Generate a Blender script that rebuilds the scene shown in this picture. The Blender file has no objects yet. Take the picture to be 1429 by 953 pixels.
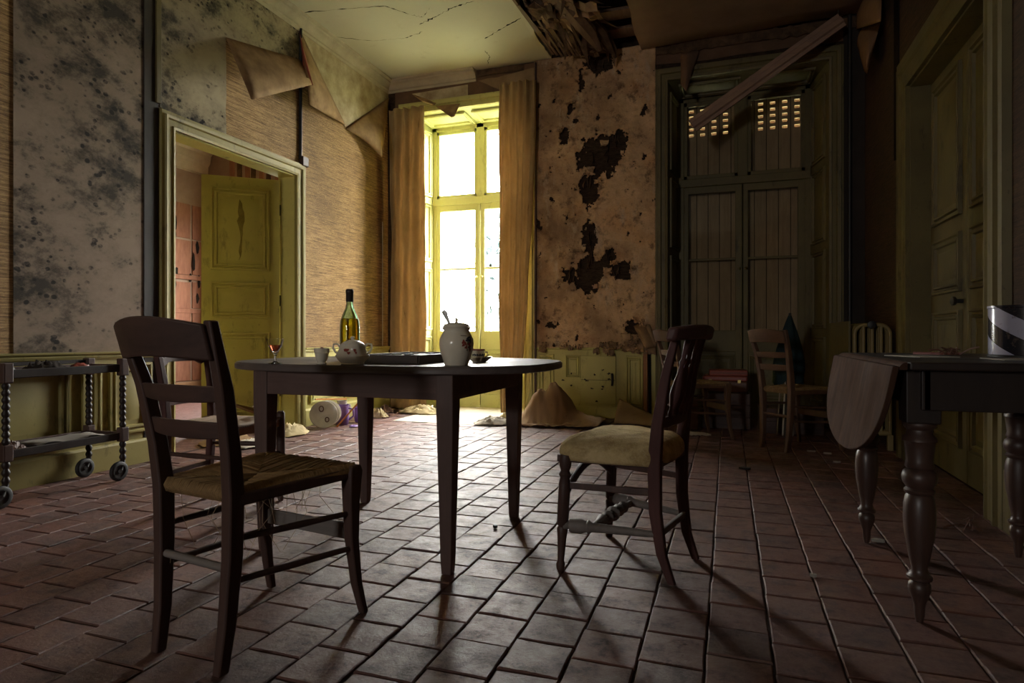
import bpy, bmesh, math, random
from mathutils import Vector, Matrix, noise
random.seed(7)
C = bpy.context.scene
COL = C.collection
PI = math.pi
def R(d): return math.radians(d)

# ---------------------------------------------------------------- camera, sky, exposure
CAM_H, FOC, YAW, CX, CY = 0.88, 870.0, R(19.1), 714.5, 467.0
cd = bpy.data.cameras.new('camera')
cd.sensor_width = 36.0
cd.lens = FOC / 1429.0 * 36.0
cd.shift_y = -(476.5 - CY) / 1429.0
cd.clip_start = 0.02
cam = bpy.data.objects.new('camera', cd)
COL.objects.link(cam)
cam.location = (0, 0, CAM_H)
cam.rotation_euler = (R(90), 0, YAW)
C.camera = cam

w = bpy.data.worlds.new('overcast_sky')
C.world = w
w.use_nodes = True
bg = w.node_tree.nodes['Background']
bg.inputs['Color'].default_value = (1.0, 0.972, 0.935, 1)
bg.inputs['Strength'].default_value = 70.0

C.view_settings.view_transform = 'Standard'
C.view_settings.look = 'None'
C.view_settings.gamma = 1.0
C.view_settings.use_curve_mapping = False
C.view_settings.exposure = 0.0
try:
    C.cycles.use_denoising = True
    C.cycles.max_bounces = 10
    C.cycles.diffuse_bounces = 5
    C.cycles.glossy_bounces = 3
    C.cycles.transmission_bounces = 8
    C.cycles.transparent_max_bounces = 12
    C.cycles.sample_clamp_indirect = 6.0
    C.cycles.caustics_refractive = False
    C.cycles.caustics_reflective = False
except Exception:
    pass

def portal(name, loc, rot, sx, sy):
    l = bpy.data.lights.new(name, 'AREA')
    l.shape = 'RECTANGLE'; l.size = sx; l.size_y = sy
    l.cycles.is_portal = True
    o = bpy.data.objects.new(name, l); COL.objects.link(o)
    o.location = loc; o.rotation_euler = rot
    return o
portal('window_daylight', (-2.835, 7.12, 1.75), (R(-90), 0, 0), 1.4, 3.5)
portal('next_room_daylight', (-5.5, 7.25, 1.75), (R(-90), 0, 0), 1.2, 1.6)
portal('rear_fill_portal', (-2.5, -6.2, 1.9), (R(90), 0, 0), .7, .9)  # portal at the unseen rear opening, added as fill

# ---------------------------------------------------------------- pixel rays onto real planes (walls, floor, depths)
_s, _c = math.sin(YAW), math.cos(YAW)
XL, YF, XR, ZC = -3.83, 6.54, 1.20, 3.87
def ray(px, py):
    a = (px - CX) / FOC; b = -(py - CY) / FOC
    return Vector((-_s + _c * a, _c + _s * a, b))
def atd(px, py, d): return Vector((0, 0, CAM_H)) + ray(px, py) * d
def onL(px, py, off=0.0):
    r = ray(px, py); return atd(px, py, (XL + off) / r.x)
def onF(px, py, off=0.0):
    r = ray(px, py); return atd(px, py, (YF - off) / r.y)
def onR(px, py, off=0.0):
    r = ray(px, py); return atd(px, py, (XR - off) / r.x)
def onZ(px, py, z=0.0):
    r = ray(px, py); return atd(px, py, (z - CAM_H) / r.z)
def proj(p):
    d = -_s * p[0] + _c * p[1]; l = _c * p[0] + _s * p[1]
    return CX + FOC * l / d, CY - FOC * (p[2] - CAM_H) / d, d

# ---------------------------------------------------------------- materials
def nd(t, k, **kw):
    n = t.nodes.new(k)
    for a, v in kw.items(): setattr(n, a, v)
    return n
def col(c): return (c[0], c[1], c[2], 1.0)
class MT:
    """small node-tree writer"""
    def __init__(s, name):
        s.m = bpy.data.materials.new(name); s.m.use_nodes = True
        s.t = s.m.node_tree; s.b = s.t.nodes['Principled BSDF']; s.out = s.t.nodes['Material Output']
        s.tc = nd(s.t, 'ShaderNodeTexCoord').outputs['Object']
    def link(s, a, b): s.t.links.new(a, b)
    def mapping(s, scale=(1, 1, 1), rot=(0, 0, 0), loc=(0, 0, 0), src=None):
        n = nd(s.t, 'ShaderNodeMapping'); n.inputs['Scale'].default_value = scale
        n.inputs['Rotation'].default_value = rot; n.inputs['Location'].default_value = loc
        s.link(src or s.tc, n.inputs['Vector']); return n.outputs['Vector']
    def noise(s, scale=5, detail=6, rough=.6, vec=None, dist=0):
        n = nd(s.t, 'ShaderNodeTexNoise'); n.inputs['Scale'].default_value = scale
        n.inputs['Detail'].default_value = detail; n.inputs['Roughness'].default_value = rough
        n.inputs['Distortion'].default_value = dist
        s.link(vec or s.tc, n.inputs['Vector']); return n.outputs['Fac']
    def voronoi(s, scale=5, vec=None, feature='F1'):
        n = nd(s.t, 'ShaderNodeTexVoronoi', feature=feature); n.inputs['Scale'].default_value = scale
        s.link(vec or s.tc, n.inputs['Vector']); return n.outputs['Distance']
    def ramp(s, fac, stops):
        n = nd(s.t, 'ShaderNodeValToRGB'); e = n.color_ramp.elements
        while len(e) < len(stops): e.new(.5)
        for k, (p, c) in enumerate(stops):
            e[k].position = p
            e[k].color = col(c) if not isinstance(c, (int, float)) else (c, c, c, 1)
        s.link(fac, n.inputs['Fac']); return n.outputs['Color']
    def mix(s, fac, a, b, mode='MIX'):
        n = nd(s.t, 'ShaderNodeMix', data_type='RGBA', blend_type=mode)
        for v, k in ((fac, 0), (a, 6), (b, 7)):
            if isinstance(v, (int, float)): n.inputs[k].default_value = v
            elif isinstance(v, tuple): n.inputs[k].default_value = col(v)
            else: s.link(v, n.inputs[k])
        return n.outputs[2]
    def math(s, op, a, b=0.0):
        n = nd(s.t, 'ShaderNodeMath', operation=op)
        for k, v in enumerate((a, b)):
            if isinstance(v, (int, float)): n.inputs[k].default_value = v
            else: s.link(v, n.inputs[k])
        return n.outputs[0]
    def base(s, c): 
        if isinstance(c, tuple): s.b.inputs['Base Color'].default_value = col(c)
        else: s.link(c, s.b.inputs['Base Color'])
    def rough(s, r, spec=.5):
        if isinstance(r, (int, float)): s.b.inputs['Roughness'].default_value = r
        else: s.link(r, s.b.inputs['Roughness'])
        s.b.inputs['Specular IOR Level'].default_value = spec
    def bump(s, h, strength=.3, dist=.01):
        n = nd(s.t, 'ShaderNodeBump'); n.inputs['Strength'].default_value = strength
        n.inputs['Distance'].default_value = dist
        s.link(h, n.inputs['Height']); s.link(n.outputs[0], s.b.inputs['Normal'])

M = {}
def simple(name, c1, c2=None, scale=8, rough=.6, spec=.4, bump=.15, stretch=(1, 1, 1), bd=.004):
    t = MT(name); v = t.mapping(stretch)
    n = t.noise(scale, 6, .65, v)
    t.base(t.ramp(n, [(.3, c1), (.7, c2 or tuple(x * .7 for x in c1))]))
    t.rough(rough, spec); t.bump(n, bump, bd); M[name] = t.m; return t.m
def paint(name, c1, c2, dirt=(.06, .045, .02), dirtamt=.6):
    t = MT(name)
    n1 = t.noise(2.2, 5, .6); n2 = t.noise(26, 8, .7); n3 = t.noise(9, 6, .75, t.mapping((1, 1, .35)))
    c = t.ramp(n1, [(.3, c1), (.75, c2)])
    d = t.ramp(n3, [(.56, 0.0), (.72, dirtamt)])
    c = t.mix(d, c, dirt)
    f = t.ramp(n2, [(.62, 0.0), (.70, .5)])
    c = t.mix(f, c, tuple(x * .45 for x in c2))
    t.base(c); t.rough(.55, .35); t.bump(n2, .25, .003); M[name] = t.m
paint('yellow_paint', (.56, .51, .175), (.43, .38, .13))
paint('pale_yellow_paint', (.66, .655, .31), (.58, .575, .26), dirtamt=.35)
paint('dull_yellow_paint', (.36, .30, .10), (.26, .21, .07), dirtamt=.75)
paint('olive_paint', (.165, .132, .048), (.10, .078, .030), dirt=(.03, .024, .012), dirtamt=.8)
def wood(name, c1, c2, rough=.5, axis=2, spec=.35):
    t = MT(name); st = [14, 14, 14]; st[axis] = 1.2
    n = t.noise(1.6, 7, .65, t.mapping(tuple(st)), .6); n2 = t.noise(4, 5, .6)
    c = t.ramp(n, [(.28, c1), (.5, tuple((a + b) / 2 for a, b in zip(c1, c2))), (.74, c2)])
    c = t.mix(t.ramp(n2, [(.45, 0.0), (.8, .55)]), c, tuple(x * .5 for x in c1))
    t.base(c); t.rough(t.ramp(n2, [(.3, rough - .08), (.7, rough + .15)]), spec); t.bump(n, .15, .002); M[name] = t.m
wood('table_wood', (.150, .088, .074), (.085, .050, .044), .52, 0)
wood('table_top_wood', (.155, .125, .115), (.085, .066, .062), .42, 0)
wood('leg_wood', (.150, .090, .074), (.080, .050, .044), .5, 2)
wood('dark_wood', (.105, .058, .046), (.046, .027, .024), .45, 2)
wood('dark_wood_across', (.105, .058, .046), (.046, .027, .024), .45, 0)
wood('red_wood', (.115, .052, .047), (.062, .030, .029), .6, 2, .2)
wood('red_wood_across', (.115, .052, .047), (.062, .030, .029), .42, 0)
wood('brown_chair_wood', (.15, .078, .044), (.08, .042, .026), .55, 2)
wood('brown_chair_wood_across', (.15, .078, .044), (.08, .042, .026), .55, 0)
wood('leaf_wood', (.085, .043, .027), (.038, .020, .014), .8, 2, .06)
wood('black_wood', (.034, .022, .018), (.016, .011, .010), .45, 2)
wood('turned_wood', (.085, .045, .034), (.04, .023, .019), .38, 2, .5)
wood('grey_wood', (.24, .21, .19), (.15, .13, .12), .6, 0)
wood('shutter_wood', (.66, .52, .37), (.42, .32, .22), .7, 2)
wood('joist_wood', (.22, .14, .085), (.10, .062, .04), .8, 1)
wood('post_wood', (.36, .17, .07), (.24, .11, .05), .65, 2)
wood('moulding_wood', (.36, .23, .16), (.26, .165, .115), .7, 0)
wood('orange_wood', (.75, .30, .07), (.55, .2, .05), .5, 0)

# terracotta floor tiles, tinted one by one
t = MT('terracotta')
oi = nd(t.t, 'ShaderNodeObjectInfo').outputs['Random']; gi = nd(t.t, 'ShaderNodeNewGeometry').outputs['Random Per Island']
rnd = t.math('FRACT', t.math('ADD', oi, gi))
pos = nd(t.t, 'ShaderNodeNewGeometry').outputs['Position']
n1 = t.noise(2.6, 6, .65, pos); n2 = t.noise(42, 9, .8, pos); n4 = t.noise(11, 10, .82, pos); n5 = t.noise(5.5, 8, .75, pos)
c = t.ramp(rnd, [(0, (.160, .066, .052)), (.3, (.116, .053, .044)), (.6, (.182, .074, .053)), (1, (.090, .046, .040))])
c = t.mix(t.ramp(n1, [(.42, 0.0), (.72, .5)]), c, (.185, .120, .108))
c = t.mix(t.ramp(n5, [(.50, 0.0), (.68, .75)]), c, (.055, .034, .031))
c = t.mix(t.ramp(n4, [(.53, 0.0), (.66, .75)]), c, (.045, .029, .027))
c = t.mix(t.ramp(n2, [(.60, 0.0), (.72, .65)]), c, (.27, .215, .195))
t.base(c); t.rough(t.ramp(n4, [(.35, .32), (.62, .68)]), .5)
t.bump(t.math('ADD', t.math('MULTIPLY', n2, .5), t.math('ADD', n4, n5)), .55, .008); M['terracotta'] = t.m
simple('grout', (.075, .052, .045), (.04, .03, .027), 30, .95, .1, .4)
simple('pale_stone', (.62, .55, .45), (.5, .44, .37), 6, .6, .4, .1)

# woven grass cloth (fibres run along the wall)
def grasscloth(name, c1, c2, c3, axis):
    t = MT(name); sc = [1, 1, 1]; 
    sc[2] = 60; sc[axis] = 2.5
    f = t.noise(1.6, 9, .78, t.mapping(tuple(sc)), .4); big = t.noise(1.1, 4, .6)
    sc2 = [1, 1, 1]; sc2[axis] = 9; sc2[2] = 40
    f2 = t.noise(2.6, 7, .75, t.mapping(tuple(sc2)))
    c = t.ramp(f, [(.36, c3), (.48, c2), (.60, c1)])
    c = t.mix(t.ramp(big, [(.40, 0.0), (.72, .6)]), c, c3)
    c = t.mix(t.ramp(f2, [(.56, 0.0), (.68, .65)]), c, tuple(min(1, x * 1.5) for x in c1))
    c = t.mix(t.ramp(f2, [(.34, .8), (.44, 0.0)]), c, c3)
    t.base(c); t.rough(.75, .25); t.bump(t.math('ADD', f, f2), .7, .008); M[name] = t.m
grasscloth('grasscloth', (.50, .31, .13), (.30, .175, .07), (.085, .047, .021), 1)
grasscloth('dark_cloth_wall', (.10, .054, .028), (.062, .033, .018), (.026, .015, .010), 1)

# mouldy wallpaper
def mould(name, c1, c2, amt=.85, thr=.56):
    t = MT(name)
    n1 = t.noise(1.5, 5, .6); n2 = t.noise(4.6, 10, .74, t.mapping((1, .85, 1.25), (R(24), 0, 0)), .1)
    n3 = t.noise(1.0, 3, .5, t.mapping((1, 1, 1), loc=(3, 1.2, .9))); n6 = t.noise(7, 5, .6)
    vo = t.voronoi(17, t.mapping((1, 1, 1.25), (R(20), 0, 0)))
    c = t.ramp(n1, [(.3, c1), (.7, c2)])
    lo = t.math('ADD', n2, t.math('MULTIPLY', t.math('SUBTRACT', n3, .5), .7))
    c = t.mix(t.ramp(lo, [(thr - .14, 0.0), (thr + .06, .55)]), c, (.15, .115, .082))
    c = t.mix(t.ramp(lo, [(thr, 0.0), (thr + .14, amt)]), c, (.030, .025, .019))
    big_ = t.math('MULTIPLY', t.math('SUBTRACT', n6, .42), .9)
    sp = t.math('MULTIPLY', t.ramp(t.math('SUBTRACT', vo, big_), [(.10, 1.0), (.20, 0.0)]), t.ramp(lo, [(thr - .10, 0.0), (thr + .04, 1.0)]))
    c = t.mix(sp, c, (.02, .016, .013))
    t.base(c); t.rough(.8, .2); t.bump(n2, .25, .006); M[name] = t.m
mould('mouldy_wallpaper', (.34, .255, .19), (.26, .19, .14), .9, .505)
mould('green_mouldy_wallpaper', (.44, .36, .235), (.32, .26, .165), .88, .505)
simple('pale_wallpaper', (.56, .47, .32), (.30, .22, .13), 7, .8, .2, .1)
simple('wallpaper_back', (.36, .23, .115), (.17, .10, .05), 6, .85, .15, .2)
simple('dark_paper', (.17, .10, .06), (.11, .065, .04), 6, .85, .15, .2)
simple('brown_paper', (.30, .20, .115), (.19, .12, .07), 5, .85, .15, .2)

# crumbling plaster between the windows
t = MT('crumbling_plaster')
n1 = t.noise(1.7, 7, .65, None, .6); n2 = t.noise(6, 9, .78); n3 = t.noise(26, 7, .75); n4 = t.noise(3.1, 8, .75, t.mapping((1.5, 1, .55), loc=(4, 0, 2))); n5 = t.noise(1.3, 4, .6, t.mapping((1, 1, .8), loc=(1, 0, 5)))
c = t.ramp(n1, [(.28, (.66, .36, .16)), (.5, (.70, .47, .27)), (.7, (.45, .225, .10))])
c = t.mix(t.ramp(n5, [(.45, 0.0), (.70, .8)]), c, (.17, .095, .05))
c = t.mix(t.ramp(n4, [(.55, 0.0), (.66, .7)]), c, (.60, .47, .34))
c = t.mix(t.ramp(n2, [(.53, 0.0), (.64, .8)]), c, (.12, .068, .036))
c = t.mix(t.ramp(n3, [(.60, 0.0), (.68, .75)]), c, (.10, .058, .032))
t.base(c); t.rough(.85, .2); t.bump(t.math('ADD', n2, t.math('MULTIPLY', n3, .5)), .8, .03); M['crumbling_plaster'] = t.m
simple('water_stain', (.19, .145, .04), (.30, .25, .075), 14, .7, .2, .1)
simple('rotten_lath', (.075, .046, .028), (.025, .017, .012), 18, .95, .1, .8, (1, 1, 3), .02)
simple('rot_board', (.14, .085, .05), (.05, .032, .022), 9, .95, .1, .8, (1, 1, 1), .02)

# ceiling
t = MT('ceiling_plaster')
n1 = t.noise(.9, 4, .55); n2 = t.noise(5, 8, .7); 
c = t.ramp(n1, [(.3, (.50, .45, .35)), (.7, (.58, .53, .38))])
c = t.mix(t.ramp(n2, [(.6, 0.0), (.8, .35)]), c, (.30, .22, .15))
t.base(c); t.rough(.85, .2); t.bump(n2, .2, .01); M['ceiling_plaster'] = t.m
simple('sagging_plaster', (.24, .165, .115), (.17, .115, .08), 2.5, .9, .1, .15)
simple('cornice_paint', (.52, .45, .33), (.40, .33, .24), 6, .75, .25, .1)
simple('dark_void', (.02, .015, .012), (.01, .008, .007), 5, .95, .05)
simple('pink_boards', (.31, .145, .088), (.20, .088, .055), 5, .85, .2, .3, (1, 4, 1))
simple('pink_plaster', (.34, .245, .18), (.25, .16, .115), 3, .85, .2, .2)
simple('back_plaster', (.16, .12, .09), (.11, .08, .06), 3, .9, .2, .2)
simple('shell_dark', (.05, .04, .034), (.035, .028, .024), 3, .95, .1)

# cloths
def cloth(name, c1, c2, transl=.35, weave=260, rough=.9, stain=None):
    t = MT(name); n = t.noise(4, 6, .65, t.mapping((1, 1, .5))); wv = t.noise(weave, 2, .5)
    c = t.ramp(n, [(.3, c1), (.7, c2)])
    if stain: c = t.mix(t.ramp(t.noise(11, 7, .75, t.mapping((2, 2, .35))), [(.58, 0.0), (.7, .8)]), c, stain)
    t.base(c); t.rough(rough, .1); t.bump(t.math('ADD', wv, n), .25, .003)
    if transl:
        tr = nd(t.t, 'ShaderNodeBsdfTranslucent'); mx = nd(t.t, 'ShaderNodeMixShader'); mx.inputs[0].default_value = transl
        t.link(c, tr.inputs[0]); t.link(t.b.outputs[0], mx.inputs[1]); t.link(tr.outputs[0], mx.inputs[2]); t.link(mx.outputs[0], t.out.inputs[0])
    M[name] = t.m
cloth('curtain_cloth', (.55, .39, .20), (.36, .245, .115), .27, stain=(.15, .08, .035))
cloth('white_cloth', (.66, .60, .52), (.5, .44, .36), .1)
cloth('cream_cloth', (.62, .52, .32), (.46, .36, .20), .1)
cloth('teal_cloth', (.030, .052, .058), (.015, .026, .032), 0)
cloth('fallen_paper', (.44, .30, .185), (.35, .23, .14), .1, stain=(.22, .14, .09))
cloth('brown_sheet', (.36, .22, .12), (.27, .16, .09), .05)
t = MT('velvet_upholstery')
n1 = t.noise(9, 8, .75); n2 = t.noise(160, 3, .7); n3 = t.noise(4.5, 7, .7, t.mapping((1, 1, 2)), .5)
c = t.ramp(n1, [(.32, (.72, .58, .32)), (.68, (.48, .35, .15))])
c = t.mix(t.ramp(n3, [(.47, 0.0), (.62, .75)]), c, (.22, .13, .05))
c = t.mix(t.ramp(n2, [(.5, 0.0), (.7, .4)]), c, (.66, .56, .36))
t.base(c); t.rough(.95, .1); t.bump(t.math('ADD', n2, t.math('MULTIPLY', n1, 2.0)), .7, .006); M['velvet_upholstery'] = t.m
simple('rush', (.36, .225, .10), (.19, .115, .05), 40, .7, .3, .3)
simple('rush_pale', (.42, .30, .2), (.24, .16, .1), 40, .8, .3, .3)

def plain(name, c, rough=.4, spec=.5, metal=0.0):
    t = MT(name); n = t.noise(14, 5, .6)
    t.base(t.ramp(n, [(.3, c), (.75, tuple(x * .82 for x in c))])); t.rough(rough, spec); t.b.inputs['Metallic'].default_value = metal
    M[name] = t.m; return t
plain('porcelain', (.86, .79, .64), .2)
plain('enamel', (.62, .58, .50), .25)
plain('brown_print', (.14, .06, .03), .4)
plain('red_print', (.34, .07, .05), .3)
plain('dark_print', (.05, .05, .065), .3)
plain('green_print', (.10, .14, .07), .3)
plain('purple_glaze', (.26, .15, .42), .3)
plain('black_iron', (.018, .016, .015), .5)
plain('rubber', (.022, .021, .020), .6)
plain('steel', (.6, .6, .58), .45, .5, .6)
plain('brass', (.45, .33, .12), .4, .5, 1.0)
plain('grey_metal', (.055, .052, .05), .45, .5, .4)
plain('wax', (.03, .022, .018), .35)
plain('red_leather', (.28, .055, .035), .45)
plain('brown_leather', (.13, .055, .035), .5)
plain('card_box', (.20, .11, .07), .8, .2)
plain('newsprint', (.26, .23, .20), .85, .2)
plain('white_paper', (.34, .32, .28), .7, .2)
plain('ivory', (.6, .55, .45), .4)
plain('cherry', (.16, .03, .025), .3)
plain('black_plastic', (.02, .02, .026), .3)
plain('radiator_paint', (.30, .22, .085), .5)
plain('dry_leaf', (.26, .14, .05), .7, .2)
plain('foliage', (.42, .50, .52), .8, .2)
plain('trunk_bark', (.10, .075, .055), .9, .2)
plain('grass_ground', (.22, .24, .16), .9, .1)
# blue and white diagonal stripes
t = MT('striped_enamel')
g = nd(t.t, 'ShaderNodeSeparateXYZ'); t.link(t.tc, g.inputs[0])
an = t.math('DIVIDE', t.math('ARCTAN2', g.outputs[1], g.outputs[0]), 2 * PI)
st = t.math('FRACT', t.math('ADD', t.math('MULTIPLY', an, 3.0), t.math('MULTIPLY', g.outputs[2], 7.5)))
c = t.mix(t.math('GREATER_THAN', st, .5), (.012, .013, .022), (.40, .40, .52))
c = t.mix(t.ramp(t.noise(22, 6, .7), [(.60, 0.0), (.68, .8)]), c, (.12, .09, .08))
t.base(c); t.rough(.2, .5); M['striped_enamel'] = t.m
# window glass: thin, dusty
def pane_glass(name, tint, dust):
    m = bpy.data.materials.new(name); m.use_nodes = True; tr = m.node_tree; tr.nodes.clear()
    o = nd(tr, 'ShaderNodeOutputMaterial'); a = nd(tr, 'ShaderNodeBsdfTransparent'); b = nd(tr, 'ShaderNodeBsdfGlossy'); d = nd(tr, 'ShaderNodeBsdfDiffuse')
    a.inputs[0].default_value = col(tint); b.inputs['Roughness'].default_value = .03; d.inputs[0].default_value = (.5, .46, .38, 1)
    lw = nd(tr, 'ShaderNodeLayerWeight'); pw_ = nd(tr, 'ShaderNodeMath', operation='POWER'); pw_.inputs[1].default_value = 4.0
    tr.links.new(lw.outputs['Facing'], pw_.inputs[0]); f = nd(tr, 'ShaderNodeMath', operation='MULTIPLY_ADD'); f.inputs[1].default_value = .5; f.inputs[2].default_value = .03
    tr.links.new(pw_.outputs[0], f.inputs[0])
    m1 = nd(tr, 'ShaderNodeMixShader'); m2 = nd(tr, 'ShaderNodeMixShader')
    tc = nd(tr, 'ShaderNodeTexCoord'); nz = nd(tr, 'ShaderNodeTexNoise'); nz.inputs['Scale'].default_value = 3; nz.inputs['Detail'].default_value = 7
    mp = nd(tr, 'ShaderNodeMath', operation='MULTIPLY'); mp.inputs[1].default_value = dust * 2
    tr.links.new(tc.outputs['Object'], nz.inputs['Vector']); tr.links.new(nz.outputs['Fac'], mp.inputs[0])
    tr.links.new(mp.outputs[0], m1.inputs[0]); tr.links.new(a.outputs[0], m1.inputs[1]); tr.links.new(d.outputs[0], m1.inputs[2])
    tr.links.new(f.outputs[0], m2.inputs[0]); tr.links.new(m1.outputs[0], m2.inputs[1]); tr.links.new(b.outputs[0], m2.inputs[2])
    tr.links.new(m2.outputs[0], o.inputs[0]); M[name] = m
pane_glass('window_glass', (.98, .99, .98), .02)
pane_glass('dusty_glass', (.88, .86, .80), .03)
def solid_glass(name, c, rough=.0, ior=1.47):
    t = MT(name); t.base(c); t.rough(rough); t.b.inputs['Transmission Weight'].default_value = 1.0; t.b.inputs['IOR'].default_value = ior
    M[name] = t.m
solid_glass('green_glass', (.72, .93, .76)); solid_glass('clear_glass', (.96, .97, .97)); solid_glass('brandy', (1.0, .50, .03), 0, 1.36); solid_glass('red_wine', (.42, .10, .05), 0, 1.34)

# ---------------------------------------------------------------- mesh writer
class MB:
    def __init__(s): s.v = []; s.f = []
    def add(s, vs, fs):
        o = len(s.v); s.v += [tuple(v) for v in vs]; s.f += [tuple(i + o for i in f) for f in fs]; return s
    def box(s, a, b, mtx=None):
        x0, y0, z0 = a; x1, y1, z1 = b
        vs = [Vector(p) for p in ((x0,y0,z0),(x1,y0,z0),(x1,y1,z0),(x0,y1,z0),(x0,y0,z1),(x1,y0,z1),(x1,y1,z1),(x0,y1,z1))]
        if mtx: vs = [mtx @ p for p in vs]
        return s.add(vs, [(0,3,2,1),(4,5,6,7),(0,1,5,4),(1,2,6,5),(2,3,7,6),(3,0,4,7)])
    def rings(s, rs, closed=False, cap=True):
        n = len(rs[0]); vs = [p for r in rs for p in r]; fs = []
        m = len(rs)
        for i in range(m if closed else m - 1):
            j = (i + 1) % m
            for k in range(n):
                l = (k + 1) % n
                fs.append((i*n+k, i*n+l, j*n+l, j*n+k))
        if cap and not closed: fs += [tuple(range(n))[::-1], tuple((m-1)*n+k for k in range(n))]
        return s.add(vs, fs)
    def lathe(s, prof, n=20, mtx=None, cap=True):
        rs = []
        for r, z in prof:
            ring = [Vector((r*math.cos(2*PI*k/n), r*math.sin(2*PI*k/n), z)) for k in range(n)]
            rs.append([mtx @ p for p in ring] if mtx else ring)
        return s.rings(rs, cap=cap)
    def tube(s, pts, rad, n=8, cap=True):
        pts = [Vector(p) for p in pts]; m = len(pts)
        if not hasattr(rad, '__len__'): rad = [rad] * m
        rs = []; up = None
        for i, p in enumerate(pts):
            d = (pts[min(i+1, m-1)] - pts[max(i-1, 0)]).normalized()
            if up is None: up = Vector((0, 0, 1)) if abs(d.z) < .9 else Vector((1, 0, 0))
            a = d.cross(up).normalized(); b = a.cross(d).normalized(); up = b
            r = rad[i]; ra, rb = r if hasattr(r, '__len__') else (r, r)
            rs.append([p + a*ra*math.cos(2*PI*k/n + PI/n) + b*rb*math.sin(2*PI*k/n + PI/n) for k in range(n)])
        return s.rings(rs, cap=cap)
    def turned(s, p0, p1, prof, n=12):
        """lathe along the line p0-p1; prof: (fraction, radius)"""
        p0, p1 = Vector(p0), Vector(p1); d = p1 - p0; q = d.to_track_quat('Z', 'Y').to_matrix().to_4x4()
        m = Matrix.Translation(p0) @ q
        return s.lathe([(r, f * d.length) for f, r in prof], n, m)
    def bar(s, p0, p1, w, h):
        """rectangular bar, w horizontal, h upright"""
        p0, p1 = Vector(p0), Vector(p1); d = (p1 - p0).normalized()
        up = Vector((0, 0, 1)) if abs(d.z) < .95 else Vector((0, 1, 0))
        a = d.cross(up).normalized() * w / 2; b = a.cross(d).normalized() * h / 2
        return s.rings([[p - a - b, p + a - b, p + a + b, p - a + b] for p in (p0, p1)])
    def limb(s, pts, sx, sy):
        """upright member of rectangular section: pts, half sizes per point"""
        rs = []
        for i, p in enumerate(pts):
            a = sx[i] if hasattr(sx, '__len__') else sx; b = sy[i] if hasattr(sy, '__len__') else sy
            x, y, z = p
            rs.append([Vector((x-a, y-b, z)), Vector((x+a, y-b, z)), Vector((x+a, y+b, z)), Vector((x-a, y+b, z))])
        return s.rings(rs)
    def sheet(s, grid):
        """grid of points, rows of equal length"""
        m, n = len(grid), len(grid[0])
        return s.add([p for r in grid for p in r], [(i*n+j, i*n+j+1, (i+1)*n+j+1, (i+1)*n+j) for i in range(m-1) for j in range(n-1)])
    def prism(s, poly, fn, h0, h1):
        n = len(poly)
        vs = [fn(a, b, h0) for a, b in poly] + [fn(a, b, h1) for a, b in poly]
        return s.add(vs, [tuple(range(n))[::-1], tuple(range(n, 2*n))] + [(k, (k+1) % n, n+(k+1) % n, n+k) for k in range(n)])
    def frame_open(s, fn, l, r, t, prof, b=0.0):
        """moulded casing round three sides of an opening; prof (u outward, v proud)"""
        rows = [[fn(l-u, b, v), fn(l-u, t+u, v), fn(r+u, t+u, v), fn(r+u, b, v)] for u, v in prof]
        return s.sheet(rows)
    def frame_closed(s, fn, l, r, b, t, prof, cap=True):
        rs = [[fn(l+u, b+u, v), fn(r-u, b+u, v), fn(r-u, t-u, v), fn(l+u, t-u, v)] for u, v in prof]
        s.rings(rs, cap=False)
        if cap:
            o = len(s.v); s.f.append((o-4, o-3, o-2, o-1))
        return s
    def build(s, name, m, parent=None, smooth=None, bevel=0, solid=0, sub=0, loc=None, rotz=None):
        me = bpy.data.meshes.new(name)
        me.from_pydata(s.v, [], s.f)
        bm = bmesh.new(); bm.from_mesh(me); bmesh.ops.recalc_face_normals(bm, faces=bm.faces); bm.to_mesh(me); bm.free()
        mm = M[m] if isinstance(m, str) else m
        me.materials.append(mm)
        if smooth is not None:
            for p in me.polygons: p.use_smooth = True
            me.set_sharp_from_angle(angle=R(smooth))
        o = bpy.data.objects.new(name, me); COL.objects.link(o)
        if parent: o.parent = parent
        if solid:
            q = o.modifiers.new('thick', 'SOLIDIFY'); q.thickness = solid; q.offset = 0
        if bevel:
            q = o.modifiers.new('edge', 'BEVEL'); q.width = bevel; q.segments = 2; q.limit_method = 'ANGLE'; q.angle_limit = R(40)
        if sub:
            q = o.modifiers.new('round', 'SUBSURF'); q.levels = sub; q.render_levels = sub
        if loc is not None: o.location = loc
        if rotz is not None: o.rotation_euler = (0, 0, rotz)
        return o
def link_copy(o, parent=None):
    c = o.copy(); COL.objects.link(c); c.parent = parent; return c
def copy_tree(o, parent=None):
    c = link_copy(o, parent)
    for ch in list(o.children): copy_tree(ch, c)
    return c
def tag(o, label, cat, group=None):
    o['label'] = label; o['category'] = cat
    if group: o['group'] = group
    return o
def thing(name, label, cat, loc=(0, 0, 0), rotz=0.0, group=None):
    o = bpy.data.objects.new(name, None); COL.objects.link(o); o.empty_display_size = .1
    o.location = loc; o.rotation_euler = (0, 0, rotz); return tag(o, label, cat, group)
def struct(o, label=None, cat=None):
    o['kind'] = 'structure'
    if label: o['label'] = label
    if cat: o['category'] = cat
    return o
def sempty(name, label, cat):
    o = bpy.data.objects.new(name, None); COL.objects.link(o); o.empty_display_size = .1; return struct(o, label, cat)
def fL(a, b, v): return Vector((XL + v, a, b))
def fF(a, b, v): return Vector((a, YF - v, b))
def fR(a, b, v): return Vector((XR - v, a, b))
def nz(x, y=0.0, z=0.0, s=1.0): return noise.noise(Vector((x*s, y*s, z*s)))
def fbm(x, y, z=0.0, o=4):
    return noise.fractal(Vector((x, y, z)), 1.0, 2.0, o)
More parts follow.
